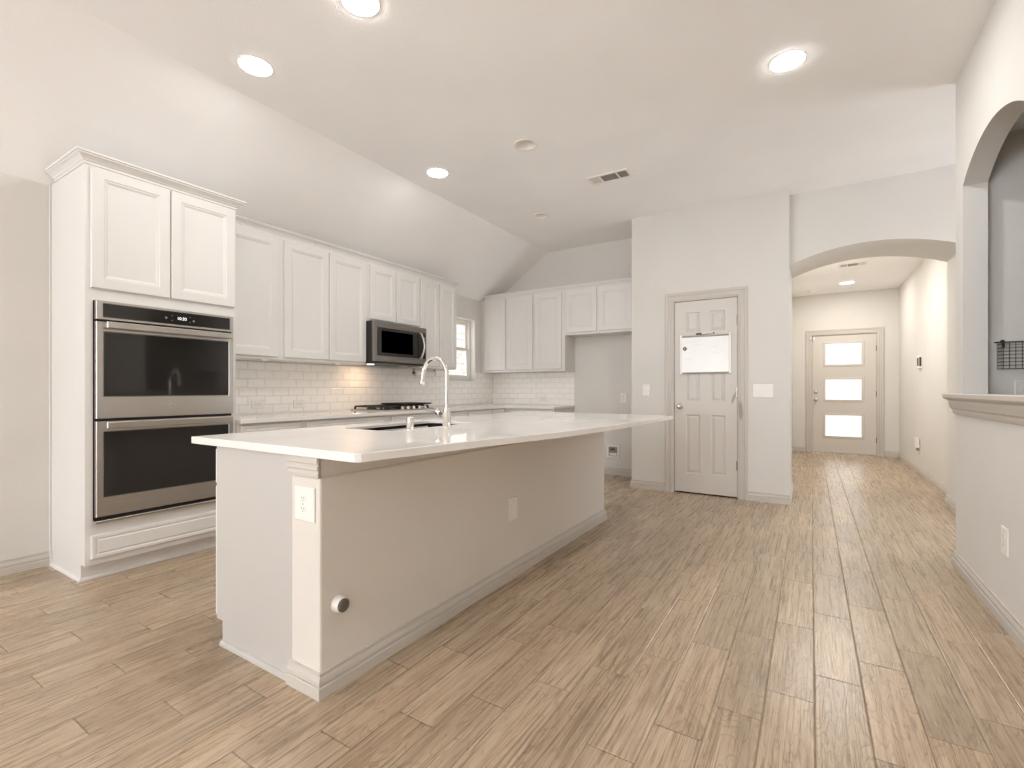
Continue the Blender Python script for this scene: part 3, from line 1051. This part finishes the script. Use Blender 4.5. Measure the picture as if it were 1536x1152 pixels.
# end panel towards the viewer, notched for the toe kick
fr = face_ny(1.106)
MB().prism(fr, [(-1.6765, 0), (-1.6765, KB - .001), (-2.234, KB - .001), (-2.234, .102), (-2.186, .102), (-2.186, 0)], -.02, 0).build('end_panel', 'islandpanel', r)
MB().sweep(FLAT, [(-2.186, 1.106), (-1.69, 1.106)], [(0, 0), (.014, 0), (.013, .010), (.006, .018), (0, .020)]).build('shoe_moulding', 'islandpanel', r)
q = MB().box(-2.2365, -2.218, 1.1262, I1 - .002, .10, KB - .001).box(-2.218, -1.6765, I1 - .02, I1 - .002, .10, KB - .001)
q.box(-2.218, -1.6765, 1.1262, I1 - .02, .10, .12)
q.build('carcass', 'cabinet', r)
MB().box(-2.150, -1.6765, 1.1262, I1 - .002, 0, .10).build('toe_kick', 'cabinet', r)
fk = face_nx(KX - .022)
for a0, a1, dr in ((1.112, 1.60, 1), (1.61, 2.06, 0), (2.068, 2.52, 0), (2.53, 3.12, 0), (3.13, 3.50, 1), (3.508, 3.90, 1)):
    zt = .685 if dr else .85
    shaker(MB(), fk, a0, a1, .115, zt).build('door', 'cabinet', r)
    if dr:
        MB().panelled(fk, a0, a1, .70, .85, .02, [(a0 + .02, .72, a1 - .02, .83)], [(0, 0), (.006, -.004), (.010, -.004), (.016, 0)], .004).build('drawer_front', 'cabinet', r)
# cap moulding on the wall's end
capP = [(0, .793), (.006, .793), (.007, .805), (.0045, .812), (.0045, .818), (.0095, .822), (.0095, .832), (.006, .836), (.006, .841), (.011, .845), (.011, KB - .001), (0, KB - .001)]
MB().sweep(FLAT, [(-1.690, I0), (IX - .004, I0)], capP).build('cap_moulding', 'trim', r)
MB().sweep(FLAT, [(-1.685, I0), (IX, I0), (IX, I1), (-1.685, I1)], BP).build('base_moulding', 'trim', r)

# island worktop with flared seating edge and sink cut-out
edge = [(-1.275, 1.128), (-1.255, 1.24), (-1.236, 1.365), (-1.212, 1.50), (-1.19, 1.655), (-1.155, 1.82), (-1.115, 2.0), (-1.075, 2.19), (-1.042, 2.45),
        (-1.013, 2.76), (-.990, 3.15), (-.974, 3.55), (-.966, 3.86), (-.964, 4.06)]
corner = [(-1.320, 1.079), (-1.300, 1.083), (-1.284, 1.098)]
KXC = -2.405
SX0, SX1, SY0, SY1 = -2.225, -1.853, 1.762, 2.50


def rrect(x0, x1, y0, y1, rr, n=5):
    P = []
    for cx, cy, s in ((x1 - rr, y1 - rr, 0), (x0 + rr, y1 - rr, 1), (x0 + rr, y0 + rr, 2), (x1 - rr, y0 + rr, 3)):
        for k in range(n + 1):
            a = PI / 2 * (s + k / n)
            P.append((cx + rr * math.cos(a), cy + rr * math.sin(a)))
    return P


bm = bmesh.new()
outer = [(KXC, 1.079)] + corner + edge + [(-.985, 4.088), (KXC, 4.088)]
inner = rrect(SX0, SX1, SY0, SY1, .05)
es = []
for loop in (outer, inner):
    vs = [bm.verts.new((a, b, 0)) for a, b in loop]
    es += [bm.edges.new((vs[i], vs[(i + 1) % len(vs)])) for i in range(len(vs))]
bmesh.ops.triangle_fill(bm, use_beauty=True, edges=es)
bm.verts.index_update()
tv = [tuple(q.co) for q in bm.verts]
tf = [tuple(q.index for q in fc.verts) for fc in bm.faces]
bm.free()
q = MB()
q.add([(a, b, K) for a, b, _ in tv], tf)
q.add([(a, b, KB) for a, b, _ in tv], tf)
for loop in (outer, inner):
    n = len(loop)
    for i in range(n):
        a, b = loop[i], loop[(i + 1) % n]
        q.quad((a[0], a[1], KB), (b[0], b[1], KB), (b[0], b[1], K), (a[0], a[1], K))
bmw = q
o = bmw.build('island_countertop', 'quartz')
bm = bmesh.new()
bm.from_mesh(o.data)
bmesh.ops.remove_doubles(bm, verts=bm.verts, dist=1e-5)
bmesh.ops.recalc_face_normals(bm, faces=bm.faces)
bm.to_mesh(o.data)
bm.free()
bv = o.modifiers.new('bevel', 'BEVEL')
bv.width, bv.segments, bv.limit_method, bv.angle_limit = .003, 2, 'ANGLE', math.radians(50)
tag(o, 'white quartz island worktop with a bowed seating edge', 'countertop')

# undermount sink
def loop_z(rr, dx, z):
    return [(a, b, z) for a, b in rrect(SX0 - dx, SX1 + dx, SY0 - dx, SY1 + dx, rr)]


r = thing('undermount_sink', ((SX0 + SX1) / 2, (SY0 + SY1) / 2, .66), 'stainless undermount sink set in the island worktop', 'sink')
q = MB()
rows = [loop_z(.05, -.0006, .8845), loop_z(.05, -.0022, .8845), loop_z(.05, -.0024, .80), loop_z(.05, -.004, .69), loop_z(.03, -.025, .668)]
for A_, B_ in zip(rows[:-1], rows[1:]):
    n = len(A_)
    for i in range(n):
        q.add([A_[i], A_[(i + 1) % n], B_[(i + 1) % n], B_[i]], [(0, 1, 2, 3)], True)
q.add(rows[-1], [tuple(range(len(rows[-1])))])
q.build('bowl', 'sinksteel', r)
MB().lathe((-2.04, 2.13, .6685), (0, 0, 1), [(.045, 0), (.045, .003), (.03, .003), (.028, .001)], 24).build('drain', 'nickel', r)

# faucet
FX, FY = -1.785, 2.146
r = thing('kitchen_faucet', (FX, FY, K), 'tall chrome gooseneck faucet behind the island sink', 'faucet')
MB().lathe((FX, FY, K), (0, 0, 1), [(.029, 0), (.029, .004), (.024, .006), (.024, .104), (.022, .108), (.0145, .110)], 28).build('faucet_body', 'chrome', r)
neck = [(FX, FY, K + .105), (FX, FY, K + .20), (FX, FY, K + .30)]
rc = .090
for k in range(1, 17):
    a = PI * k / 16 * .93
    neck.append((FX - rc + rc * math.cos(a), FY, K + .30 + rc * 1.10 * math.sin(a)))
MB().tube(neck, .0125, 16).build('spout', 'chrome', r)
e0, e1 = Vector(neck[-1]), Vector((FX - .192, FY, K + .245))
d_ = (e1 - e0).normalized()
MB().tube([e0 - d_ * .02, e0, e0 + d_ * .02, e0 + (e1 - e0) * .75, e1 - d_ * .004, e1], [.0135, .0145, .0155, .0165, .0165, .0145], 18).build('spray_head', 'chrome', r)
h = MB().lathe((FX - .020, FY, K + .085), (-1, 0, 0), [(.017, 0), (.017, .022), (.012, .026), (.012, .034), (.019, .036), (.019, .056), (.015, .060)], 22)
h.tube([(FX - .068, FY, K + .085), (FX - .10, FY, K + .088), (FX - .155, FY + .002, K + .094)], [.006, .006, .0045], 12)
h.build('lever_handle', 'chrome', r)
q = MB().lathe((-1.811, 1.875, K), (0, 0, 1), [(.024, 0), (.024, .004), (.0195, .006), (.0195, .062), (.017, .068), (.008, .070)], 26)
tag(q.build('air_gap', 'chrome'), 'short chrome air gap cylinder beside the island faucet', 'air gap')

# ------------------------------------------------------------------ plates: outlets and switches
def plate_frame(loc, facing):
    A = {'-Y': ((1, 0, 0), (0, -1, 0)), '+X': ((0, 1, 0), (1, 0, 0)), '-X': ((0, 1, 0), (-1, 0, 0))}[facing]
    return Fr(loc, A[0], (0, 0, 1), A[1])


def wall_plate(name, loc, facing, w, h, kind, label, cat, dx=0.0, sideways=False):
    r = thing(name, loc, label, cat)
    fr = plate_frame(loc, facing)
    if sideways:
        fr = Fr(fr.o, fr.B, fr.A, fr.N)
    MB().rings(fr, -w / 2, w / 2, -h / 2, h / 2, [(0, .0003), (0, .004), (.003, .0065)], True).build('cover_plate', 'white', r)
    if kind == 'outlet':
        for s in (-1, 1):
            q = MB()
            P = [(dx + .017 * math.cos(2 * PI * k / 24), s * .0195 + .0145 * max(-.82, min(.82, math.sin(2 * PI * k / 24) * 1.15))) for k in range(24)]
            q.prism(fr, P, .006, .0085)
            rec = q.build('receptacle', 'white', r)
            q = MB()
            for ox in (-.0065, .0065):
                q.fbox(fr, dx + ox - .001, dx + ox + .001, s * .0195, s * .0195 + .008, .008, .0088)
            q.lathe(fr(dx, s * .0195 - .006, .008), fr.N, [(.0024, 0), (.0024, .0008)], 12)
            q.build('slots', 'slot', rec)
        MB().lathe(fr(dx, 0, .006), fr.N, [(.003, 0), (.003, .0008)], 12).build('screw', 'nickel', r)
    elif kind.startswith('rocker'):
        n = int(kind[-1])
        for k in range(n):
            cx = (k - (n - 1) / 2) * .046
            q = MB().fbox(fr, cx - .0175, cx + .0175, -.034, .034, .0063, .0072)
            q.prism(Fr(fr(cx, 0, 0), fr.B, fr.N, fr.A), [(-.031, .0072), (.031, .0072), (.031, .0085), (0, .0105), (-.031, .0125)], -.0155, .0155)
            q.build('rocker', 'white', r)
    elif kind == 'blank':
        MB().fbox(fr, -.0175, .0175, -.034, .034, .0063, .0080).build('insert', 'white', r)
        MB().lathe(fr(0, h * .36, .006), fr.N, [(.003, 0), (.003, .0008)], 12).build('screw', 'grey', r)
    return r


wall_plate('electrical_outlet', (-1.588, I0 - .0006, .691), '-Y', .118, .127, 'outlet', 'white outlet on the island end under the cap moulding', 'outlet', -.004)
wall_plate('wall_jack_plate', (IX + .0006, 2.415, .408), '+X', .094, .134, 'blank', 'white narrow cover plate midway along the island seating wall', 'cover plate')
wall_plate('electrical_outlet', (XW + .0108, 2.367, .985), '+X', .072, .116, 'outlet', 'white sideways outlet on the tile nearest the oven tower', 'outlet', 0, True)
wall_plate('electrical_outlet', (XW + .0108, 2.763, .980), '+X', .072, .116, 'outlet', 'white sideways outlet on the tile left of the cooktop', 'outlet', 0, True)
wall_plate('electrical_outlet', (-3.225, YB - .0108, .986), '-Y', .072, .116, 'outlet', 'white sideways outlet on the back wall tile', 'outlet', 0, True)
wall_plate('electrical_outlet', (-2.052, YB - .0006, 1.005), '-Y', .085, .128, 'outlet', 'white outlet high in the fridge alcove', 'outlet')
wall_plate('light_switch', (-1.567, YP - .0006, 1.108), '-Y', .082, .128, 'rocker1', 'white single rocker switch left of the pantry door', 'switch')
wall_plate('light_switch', (-.401, YP - .0006, 1.103), '-Y', .180, .132, 'rocker3', 'white three-gang rocker switch right of the pantry door', 'switch')
wall_plate('electrical_outlet', (XR - .0006, 3.150, .398), '-X', .088, .130, 'outlet', 'white outlet low on the right partition', 'outlet')
wall_plate('light_switch', (1.082, 3.957 - .0006, 1.108), '-Y', .125, .120, 'rocker2', 'shaded switch plate below the wire basket', 'switch')

# ice-maker supply box
r = thing('water_supply_box', (-2.192, YB, .304), 'white recessed water supply box low in the fridge alcove', 'supply box')
fr = face_ny(YB)
q = MB()
for bb in ((-2.278, -2.252, .217, .391), (-2.132, -2.106, .217, .391), (-2.252, -2.132, .217, .243), (-2.252, -2.132, .365, .391)):
    q.fbox(fr, *bb, .0004, .014)
q.build('frame', 'white', r)
MB().fbox(fr, -2.252, -2.132, .243, .365, .0004, .002).build('back_plate', 'grey', r)
q = MB().lathe((-2.192, YB - .003, .335), (0, -1, 0), [(.012, 0), (.012, .02), (.007, .022), (.007, .03)], 16)
q.box(-2.222, -2.162, YB - .04, YB - .030, .328, .342)
q.build('valve', 'slot', r)
MB().fbox(fr, -2.240, -2.144, .250, .286, .002, .012).build('lower_ledge', 'white', r)

# capped pipe stub on the island wall
r = thing('pipe_stub', (IX, 1.177, .312), 'short capped white pipe stub low on the island seating wall', 'pipe')
MB().lathe((IX + .0005, 1.177, .312), (1, 0, 0), [(.033, 0), (.033, .004), (.029, .008), (.029, .024), (.026, .028)], 24).build('collar', 'white', r)
MB().lathe((IX + .0287, 1.177, .312), (1, 0, 0), [(.0245, 0), (.0245, .005), (.018, .008), (.004, .009)], 24).build('cap', 'darkgrey', r)

# ------------------------------------------------------------------ doors
def casing(fr, a0, a1, b1, parent, wd=.092):
    P = [(0, .001), (0, .010), (.012, .012), (.018, .016), (.030, .016), (.034, .013), (.060, .013), (.066, .019), (wd - .006, .021), (wd, .017), (wd, .001)]
    # path runs up the left side, over and down the right; outline to the left of travel
    return MB().sweep(fr, [(a0, 0), (a0, b1), (a1, b1), (a1, 0)], [(-l, n) for l, n in P]).build('casing', 'trim', parent)


def door_frame(fr, a0, a1, b1, depth, parent, t=.011):
    q = MB()
    q.fbox(fr, a0 - t, a0 - .003, 0, b1 + t, -depth, .0008)
    q.fbox(fr, a1 + .003, a1 + t, 0, b1 + t, -depth, .0008)
    q.fbox(fr, a0 - .003, a1 + .003, b1 + .003, b1 + t, -depth, .0008)
    q.fbox(fr, a0 - .003, a0 + .012, 0, b1 + .003, -depth, -.052)
    q.fbox(fr, a1 - .012, a1 + .003, 0, b1 + .003, -depth, -.052)
    q.build('jamb', 'trim', parent)


def hinge_set(fr, a, zs, parent):
    for z in zs:
        q = MB().lathe(fr(a, z - .045, .004), (0, 0, 1), [(.006, 0), (.006, .09)], 12)
        q.fbox(fr, a - .014, a, z - .045, z + .045, -.002, .0012)
        q.build('hinge', 'darksteel', parent)


def door_knob(c, nrm, parent, mat='nickel'):
    MB().lathe(c, nrm, [(.032, 0), (.032, .005), (.026, .009), (.011, .012), (.010, .030), (.020, .036), (.027, .046), (.027, .056), (.020, .064), (.008, .067)], 28).build('knob', mat, parent)


r = thing('door_1', ((DX0 + DX1) / 2, YP, 0), 'grey-beige six-panel pantry door with the whiteboard on it', 'door', None, 'structure')
fr = face_ny(YP + .004)
q = MB()
pans = [(-1.142, 1.732, -.998, 1.942), (-.892, 1.732, -.750, 1.942), (-1.140, .985, -.995, 1.660), (-.888, .985, -.748, 1.660), (-1.138, .215, -.993, .845), (-.884, .215, -.746, .845)]
q.panelled(fr, DX0, DX1, .014, DZ, .035, pans, [(0, 0), (.010, -.010), (.016, -.010), (.038, -.002), (.042, -.002)], .002)
slab = q.build('slab', 'door', r)
casing(face_ny(YP), DX0 - .006, DX1 + .006, DZ + .006, r)
door_frame(face_ny(YP), DX0, DX1, DZ, .114, r)
hinge_set(fr, DX1 + .004, (1.831, 1.09, .336), r)
door_knob((-1.198, YP + .004, .935), (0, -1, 0), r)
MB().fbox(fr, DX0 - .0028, DX0 - .0008, .905, .965, -.012, .002).build('strike_plate', 'slot', r)

r = thing('door_2', ((EX0 + EX1) / 2, YF, 0), 'grey front door with three stacked frosted panes at the hall end', 'door', None, 'structure')
fr = face_ny(YF + .012)
q = MB()
lights = [(.222, 1.552, .742, 1.921), (.222, .939, .742, 1.292), (.222, .303, .742, .668)]
q.holed(fr, EX0, EX1, .020, EZ, .045, lights)
slab = q.build('slab', 'door', r)
for a0, b0, a1, b1 in lights:
    f_ = MB()
    f_.sweep(fr, [(a0, b0), (a0, b1), (a1, b1), (a1, b0)], [(.004, -.03), (.004, .004), (-.002, .010), (-.030, .008), (-.036, .0003), (0, .0003)], True)
    g_ = f_.build('glazing_bead', 'door', r)
    MB().fbox(fr, a0 + .002, a1 - .002, b0 + .002, b1 - .002, -.026, -.02).build('pane', 'frost', g_)
casing(face_ny(YF), EX0 - .005, EX1 + .005, EZ + .005, r)
door_frame(face_ny(YF), EX0, EX1, EZ, .149, r, .0095)
hinge_set(fr, EX1 + .003, (1.81, 1.042, .262), r)
door_knob((.082, YF + .012, .934), (0, -1, 0), r)
MB().lathe((.082, YF + .012, 1.073), (0, -1, 0), [(.032, 0), (.032, .008), (.026, .014), (.012, .016)], 24).build('deadbolt', 'nickel', r)
MB().box(EX0 - .002, EX1 + .002, YF - .02, YF + .14, .0005, .018).build('threshold', 'nickel', r)
r = thing('door_sensor', (.03, YF - .02, 1.98), 'small white alarm sensor at the top left of the front door', 'sensor')
MB().cbox(face_ny(YF + .0115), .034, .062, 1.985, 2.058, 0, .020, .004).build('sensor_body', 'white', r)
MB().cbox(face_ny(YF - .0215), -.008, .014, 1.995, 2.052, 0, .016, .004).build('magnet', 'white', r)

# ------------------------------------------------------------------ whiteboard on the pantry door
r = thing('whiteboard', (-.944, YP, 1.283), 'small whiteboard with faint scribbles hanging on the pantry door', 'whiteboard')
fr = face_ny(YP + .0035)
MB().fbox(fr, -1.176, -.712, 1.300, 1.672, .0005, .012).build('board', 'board', r)
for a0, a1 in ((-1.199, -1.176), (-.712, -.689)):
    MB().cbox(fr, a0, a1, 1.278, 1.698, .0005, .018, .003).build('side_rail', 'white', r)
MB().cbox(fr, -1.176, -.712, 1.672, 1.690, .0005, .016, .002).build('top_rail', 'grey', r)
MB().cbox(fr, -1.176, -.712, 1.284, 1.300, .0005, .016, .002).build('bottom_rail', 'grey', r)
q = MB()
rs = random.Random(8)
for ln, (sa, sb, n, amp) in enumerate(((-1.155, 1.625, 5, .012), (-1.10, 1.632, 14, .010), (-.765, 1.640, 4, .008), (-1.06, 1.592, 9, .008), (-.90, 1.565, 8, .006), (-1.15, 1.437, 9, .002), (-.87, 1.500, 8, .004))):
    P = []
    a, b = sa, sb
    for k in range(n):
        P.append(fr(a, b + rs.uniform(-amp, amp), .0124))
        a += rs.uniform(.006, .013)
    MB().tube(P, .0010, 5, False).build('scribble', 'ink', r)
q = MB().cbox(Fr(fr(-1.146, 1.553, 0), Vector((1, 0, 1)).normalized(), Vector((-1, 0, 1)).normalized(), (0, -1, 0)), -.017, .017, -.017, .017, .0122, .018, .003)
m_ = q.build('diamond_magnet', 'slot')
tag(m_, 'small dark diamond magnet at the upper left of the whiteboard', 'magnet')
q = MB().cbox(Fr(fr(-1.146, 1.553, 0), Vector((1, 0, 1)).normalized(), Vector((-1, 0, 1)).normalized(), (0, -1, 0)), -.006, .006, -.006, .006, .0181, .019, .0005)
q.build('center_dot', 'offwhite', m_)
r = thing('marker_pen', (-.95, YP - .01, 1.70), 'white marker with a black cap lying along the whiteboard top', 'marker')
yy = YP + .0035 - .011
MB().tube([(-.975, yy, 1.7062), (-.862, yy + .0005, 1.7082)], .0075, 14).build('barrel', 'white', r)
MB().tube([(-1.032, yy, 1.7052), (-.975, yy, 1.7062)], [.0070, .0082], 14).build('cap', 'black', r)
MB().tube([(-.862, yy + .0005, 1.7082), (-.852, yy + .0005, 1.7084)], .0068, 14).build('end_plug', 'black', r)

# ------------------------------------------------------------------ right partition ledge
q = MB()
LP = [(0, .958), (.010, .962), (.014, .975), (.014, .990), (.024, 1.000), (.028, 1.018), (.030, 1.030), (.030, 1.046), (.052, 1.060), (.056, 1.066), (.056, 1.086), (.052, 1.090), (0, 1.090)]
L_ = MB().sweep(FLAT, [(XR + .112, YR + .0005), (XR - .0005, YR + .0005), (XR - .0005, -1.4)], LP)
L_.box(XR, XR + .15, ay0 + .001, ay1 - .001, 1.0605, 1.090)
struct(L_, 'trim_1', 'trim', 'moulded ledge capping the right partition under the arched opening', 'ledge')

# wire basket in the side room
r = thing('wire_basket', (1.06, 3.95, 1.235), 'dark wire basket hanging on the shaded wall inside the pass-through', 'basket')
bx0, bx1, by1, bz0, bz1 = .944, 1.26, 3.947, 1.236, 1.392
dep = .10
q = MB()
rim = [(bx0 - .012, by1, bz1 + .004), (bx1 + .012, by1, bz1 + .004), (bx1 + .004, by1 - dep, bz1 - .004), (bx0 - .004, by1 - dep, bz1 - .004), (bx0 - .012, by1, bz1 + .004)]
q.tube(rim, .003, 8)
q.build('rim', 'wire', r)
q = MB()
n = 12
for k in range(n + 1):
    xx = bx0 + (bx1 - bx0) * k / n
    q.tube([(xx, by1, bz1), (xx, by1, bz0), (xx, by1 - dep, bz0), (xx, by1 - dep, bz1 - .004)], .0012, 5)
for k in range(0, 8):
    zz = bz0 + (bz1 - .012 - bz0) * k / 7
    q.tube([(bx0, by1, zz), (bx1, by1, zz), (bx1, by1 - dep, zz), (bx0, by1 - dep, zz), (bx0, by1, zz)], .0012, 5)
for k in range(1, 4):
    yy = by1 - dep * k / 4
    q.tube([(bx0, yy, bz1 - .004), (bx0, yy, bz0), (bx1, yy, bz0), (bx1, yy, bz1 - .004)], .0012, 5)
q.build('wire_mesh', 'wire', r)
for xx in (.968, 1.09, 1.22):
    q = MB().lathe((xx, by1 + .009, bz1 + .008), (0, -1, 0), [(.010, 0), (.010, .006), (.004, .008), (.004, .022)], 14)
    q.box(xx - .005, xx + .005, by1 - .012, by1 - .006, bz1 - .03, bz1 + .012)
    q.build('hook', 'wire', r)

# ------------------------------------------------------------------ ceiling fixtures
def can_light(x, y, z, lit, label, group=None, mat='lamp'):
    r = thing('recessed_light', (x, y, z), label, 'recessed light', group)
    MB().lathe((x, y, z), (0, 0, -1), [(CR - .004, -.004), (CR - .002, .003), (.088, .005), (.098, .0015), (.098, .0002)] if not lit else [(CR - .004, .0003), (.093, .004), (.099, .003), (.100, .0002)], 36, False).build('trim_ring', 'offwhite', r)
    if lit:
        MB().lathe((x, y, z), (0, 0, -1), [(.091, .0035), (.090, .0055), (.075, .0065), (.03, .007), (.004, .0072)], 36).build('lens', mat, r)
    else:
        MB().lathe((x, y, z), (0, 0, 1), [(CR - .005, .004), (CR - .012, .030), (.048, .085)], 36, False).build('baffle', 'offwhite', r)
        MB().lathe((x, y, z + .085), (0, 0, -1), [(.050, 0), (.046, .004), (.02, .006), (.004, .0065)], 30).build('lens', 'soft', r)


LB = ['glowing recessed ceiling light nearest the top edge above the island end', 'glowing recessed ceiling light in front of the oven tower',
      'glowing recessed ceiling light at the right, before the hall arch', 'glowing recessed ceiling light above the aisle before the cooktop',
      'unlit recessed ceiling light above the middle of the island', 'unlit recessed ceiling light farthest back before the back wall cabinets',
      'glowing recessed ceiling light at the rear window on the left', 'glowing recessed ceiling light at the rear window on the right']
for (x, y, l), lb in zip(CANS, LB):
    can_light(x, y, ZC, l, lb, 'recessed ceiling lights', 'dimlamp' if x < -2.8 else 'lamp')
can_light(HCAN[0], HCAN[1], ZH, 1, 'glowing recessed light in the entry hall ceiling', None, 'halllamp')
can_light(.18, 7.3, ZH, 1, 'glowing recessed light in the hall ceiling hidden just behind the arch', None, 'hallglow')  # added out of sight to brighten the hall


def vent(name, x0, x1, y0, y1, z, cuts, label):
    r = thing(name, ((x0 + x1) / 2, (y0 + y1) / 2, z), label, 'vent')
    fr = Fr((0, 0, z), (1, 0, 0), (0, 1, 0), (0, 0, -1))
    q = MB()
    b = .026
    q.rings(fr, x0, x1, y0, y1, [(0, .0004), (.001, .006), (b - .004, .009), (b, .007), (b, .002)], False, False)
    q.build('frame', 'offwhite', r)
    MB().fbox(fr, x0 + b, x1 - b, y0 + b, y1 - b, .0004, .0015).build('duct', 'slot', r)
    xs = [x0 + b] + [x0 + (x1 - x0) * k for k in cuts] + [x1 - b]
    for k in cuts:
        xx = x0 + (x1 - x0) * k
        MB().fbox(fr, xx - .006, xx + .006, y0 + b, y1 - b, .002, .008).build('divider', 'offwhite', r)
    for s in range(3):
        a, c_ = xs[s], xs[s + 1]
        q = MB()
        if s == 1:
            n = 9
            for k in range(n):
                yy = y0 + b + (y1 - y0 - 2 * b) * (k + .5) / n
                q.add([fr(a, yy + .0025, .002), fr(c_, yy + .0025, .002), fr(c_, yy - .0035, .0075), fr(a, yy - .0035, .0075),
                       fr(a, yy + .0015, .0015), fr(c_, yy + .0015, .0015), fr(c_, yy - .0045, .007), fr(a, yy - .0045, .007)],
                      [(0, 1, 2, 3), (7, 6, 5, 4), (0, 4, 5, 1), (3, 2, 6, 7), (0, 3, 7, 4), (1, 5, 6, 2)])
        else:
            n = 7
            sg = -1 if s == 0 else 1
            for k in range(n):
                xx = a + (c_ - a) * (k + .5) / n
                q.add([fr(xx - .003 * sg, y0 + b, .002), fr(xx - .003 * sg, y1 - b, .002), fr(xx + .004 * sg, y1 - b, .0075), fr(xx + .004 * sg, y0 + b, .0075),
                       fr(xx - .002 * sg, y0 + b, .0015), fr(xx - .002 * sg, y1 - b, .0015), fr(xx + .005 * sg, y1 - b, .007), fr(xx + .005 * sg, y0 + b, .007)],
                      [(0, 1, 2, 3), (7, 6, 5, 4), (0, 4, 5, 1), (3, 2, 6, 7), (0, 3, 7, 4), (1, 5, 6, 2)])
        q.build('louver', 'offwhite', r)


vent('ceiling_vent', -1.752, -1.360, 4.09, 4.271, ZC, (.30, .70), 'white three-section air vent in the kitchen ceiling')
vent('ceiling_vent', .318, .642, 7.74, 7.95, ZH, (.32, .70), 'white three-section air vent in the entry hall ceiling')
r = thing('smoke_detector', (.013, 9.573, ZH), 'small round white smoke detector on the entry hall ceiling', 'smoke detector')
MB().lathe((.013, 9.573, ZH - .0003), (0, 0, -1), [(.062, 0), (.062, .012), (.055, .018), (.050, .032), (.036, .037)], 30).build('housing', 'white', r)
MB().lathe((.013, 9.573, ZH - .0375), (0, 0, -1), [(.014, 0), (.013, .002)], 18).build('test_button', 'offwhite', r)

# ------------------------------------------------------------------ entry hall wall devices
r = thing('thermostat', (HX1, 8.22, 1.39), 'small white wall panel with a dark screen on the hall right wall', 'thermostat')
fr = face_nx(HX1)
MB().cbox(fr, 8.14, 8.30, 1.395, 1.560, .0005, .030, .004).build('housing', 'white', r)
MB().fbox(Fr((HX1, 8.14, 0), (1, 0, 0), (0, 0, 1), (0, -1, 0)), -.027, -.006, 1.42, 1.54, .0002, .001).build('side_label', 'slot', r)
MB().fbox(fr, 8.165, 8.275, 1.43, 1.535, .0302, .031).build('screen', 'slot', r)
r = thing('electrical_outlet', (HX1, 8.31, .30), 'white wall outlet behind the plug-in device in the hall', 'outlet')
MB().rings(fr, 8.275, 8.350, .25, .37, [(0, .0003), (0, .004), (.003, .0065)], True).build('cover_plate', 'white', r)
MB().fbox(fr, 8.296, 8.329, .265, .30, .0064, .008).build('receptacle', 'white', r)
r = thing('plug_in_device', (HX1, 8.32, .36), 'white plug-in device standing out from the hall outlet', 'plug-in device')
MB().cbox(fr, 8.26, 8.365, .335, .47, .0072, .045, .006).build('body', 'white', r)
MB().cbox(fr, 8.30, 8.34, .30, .334, .0082, .030, .004).build('plug', 'grey', r)
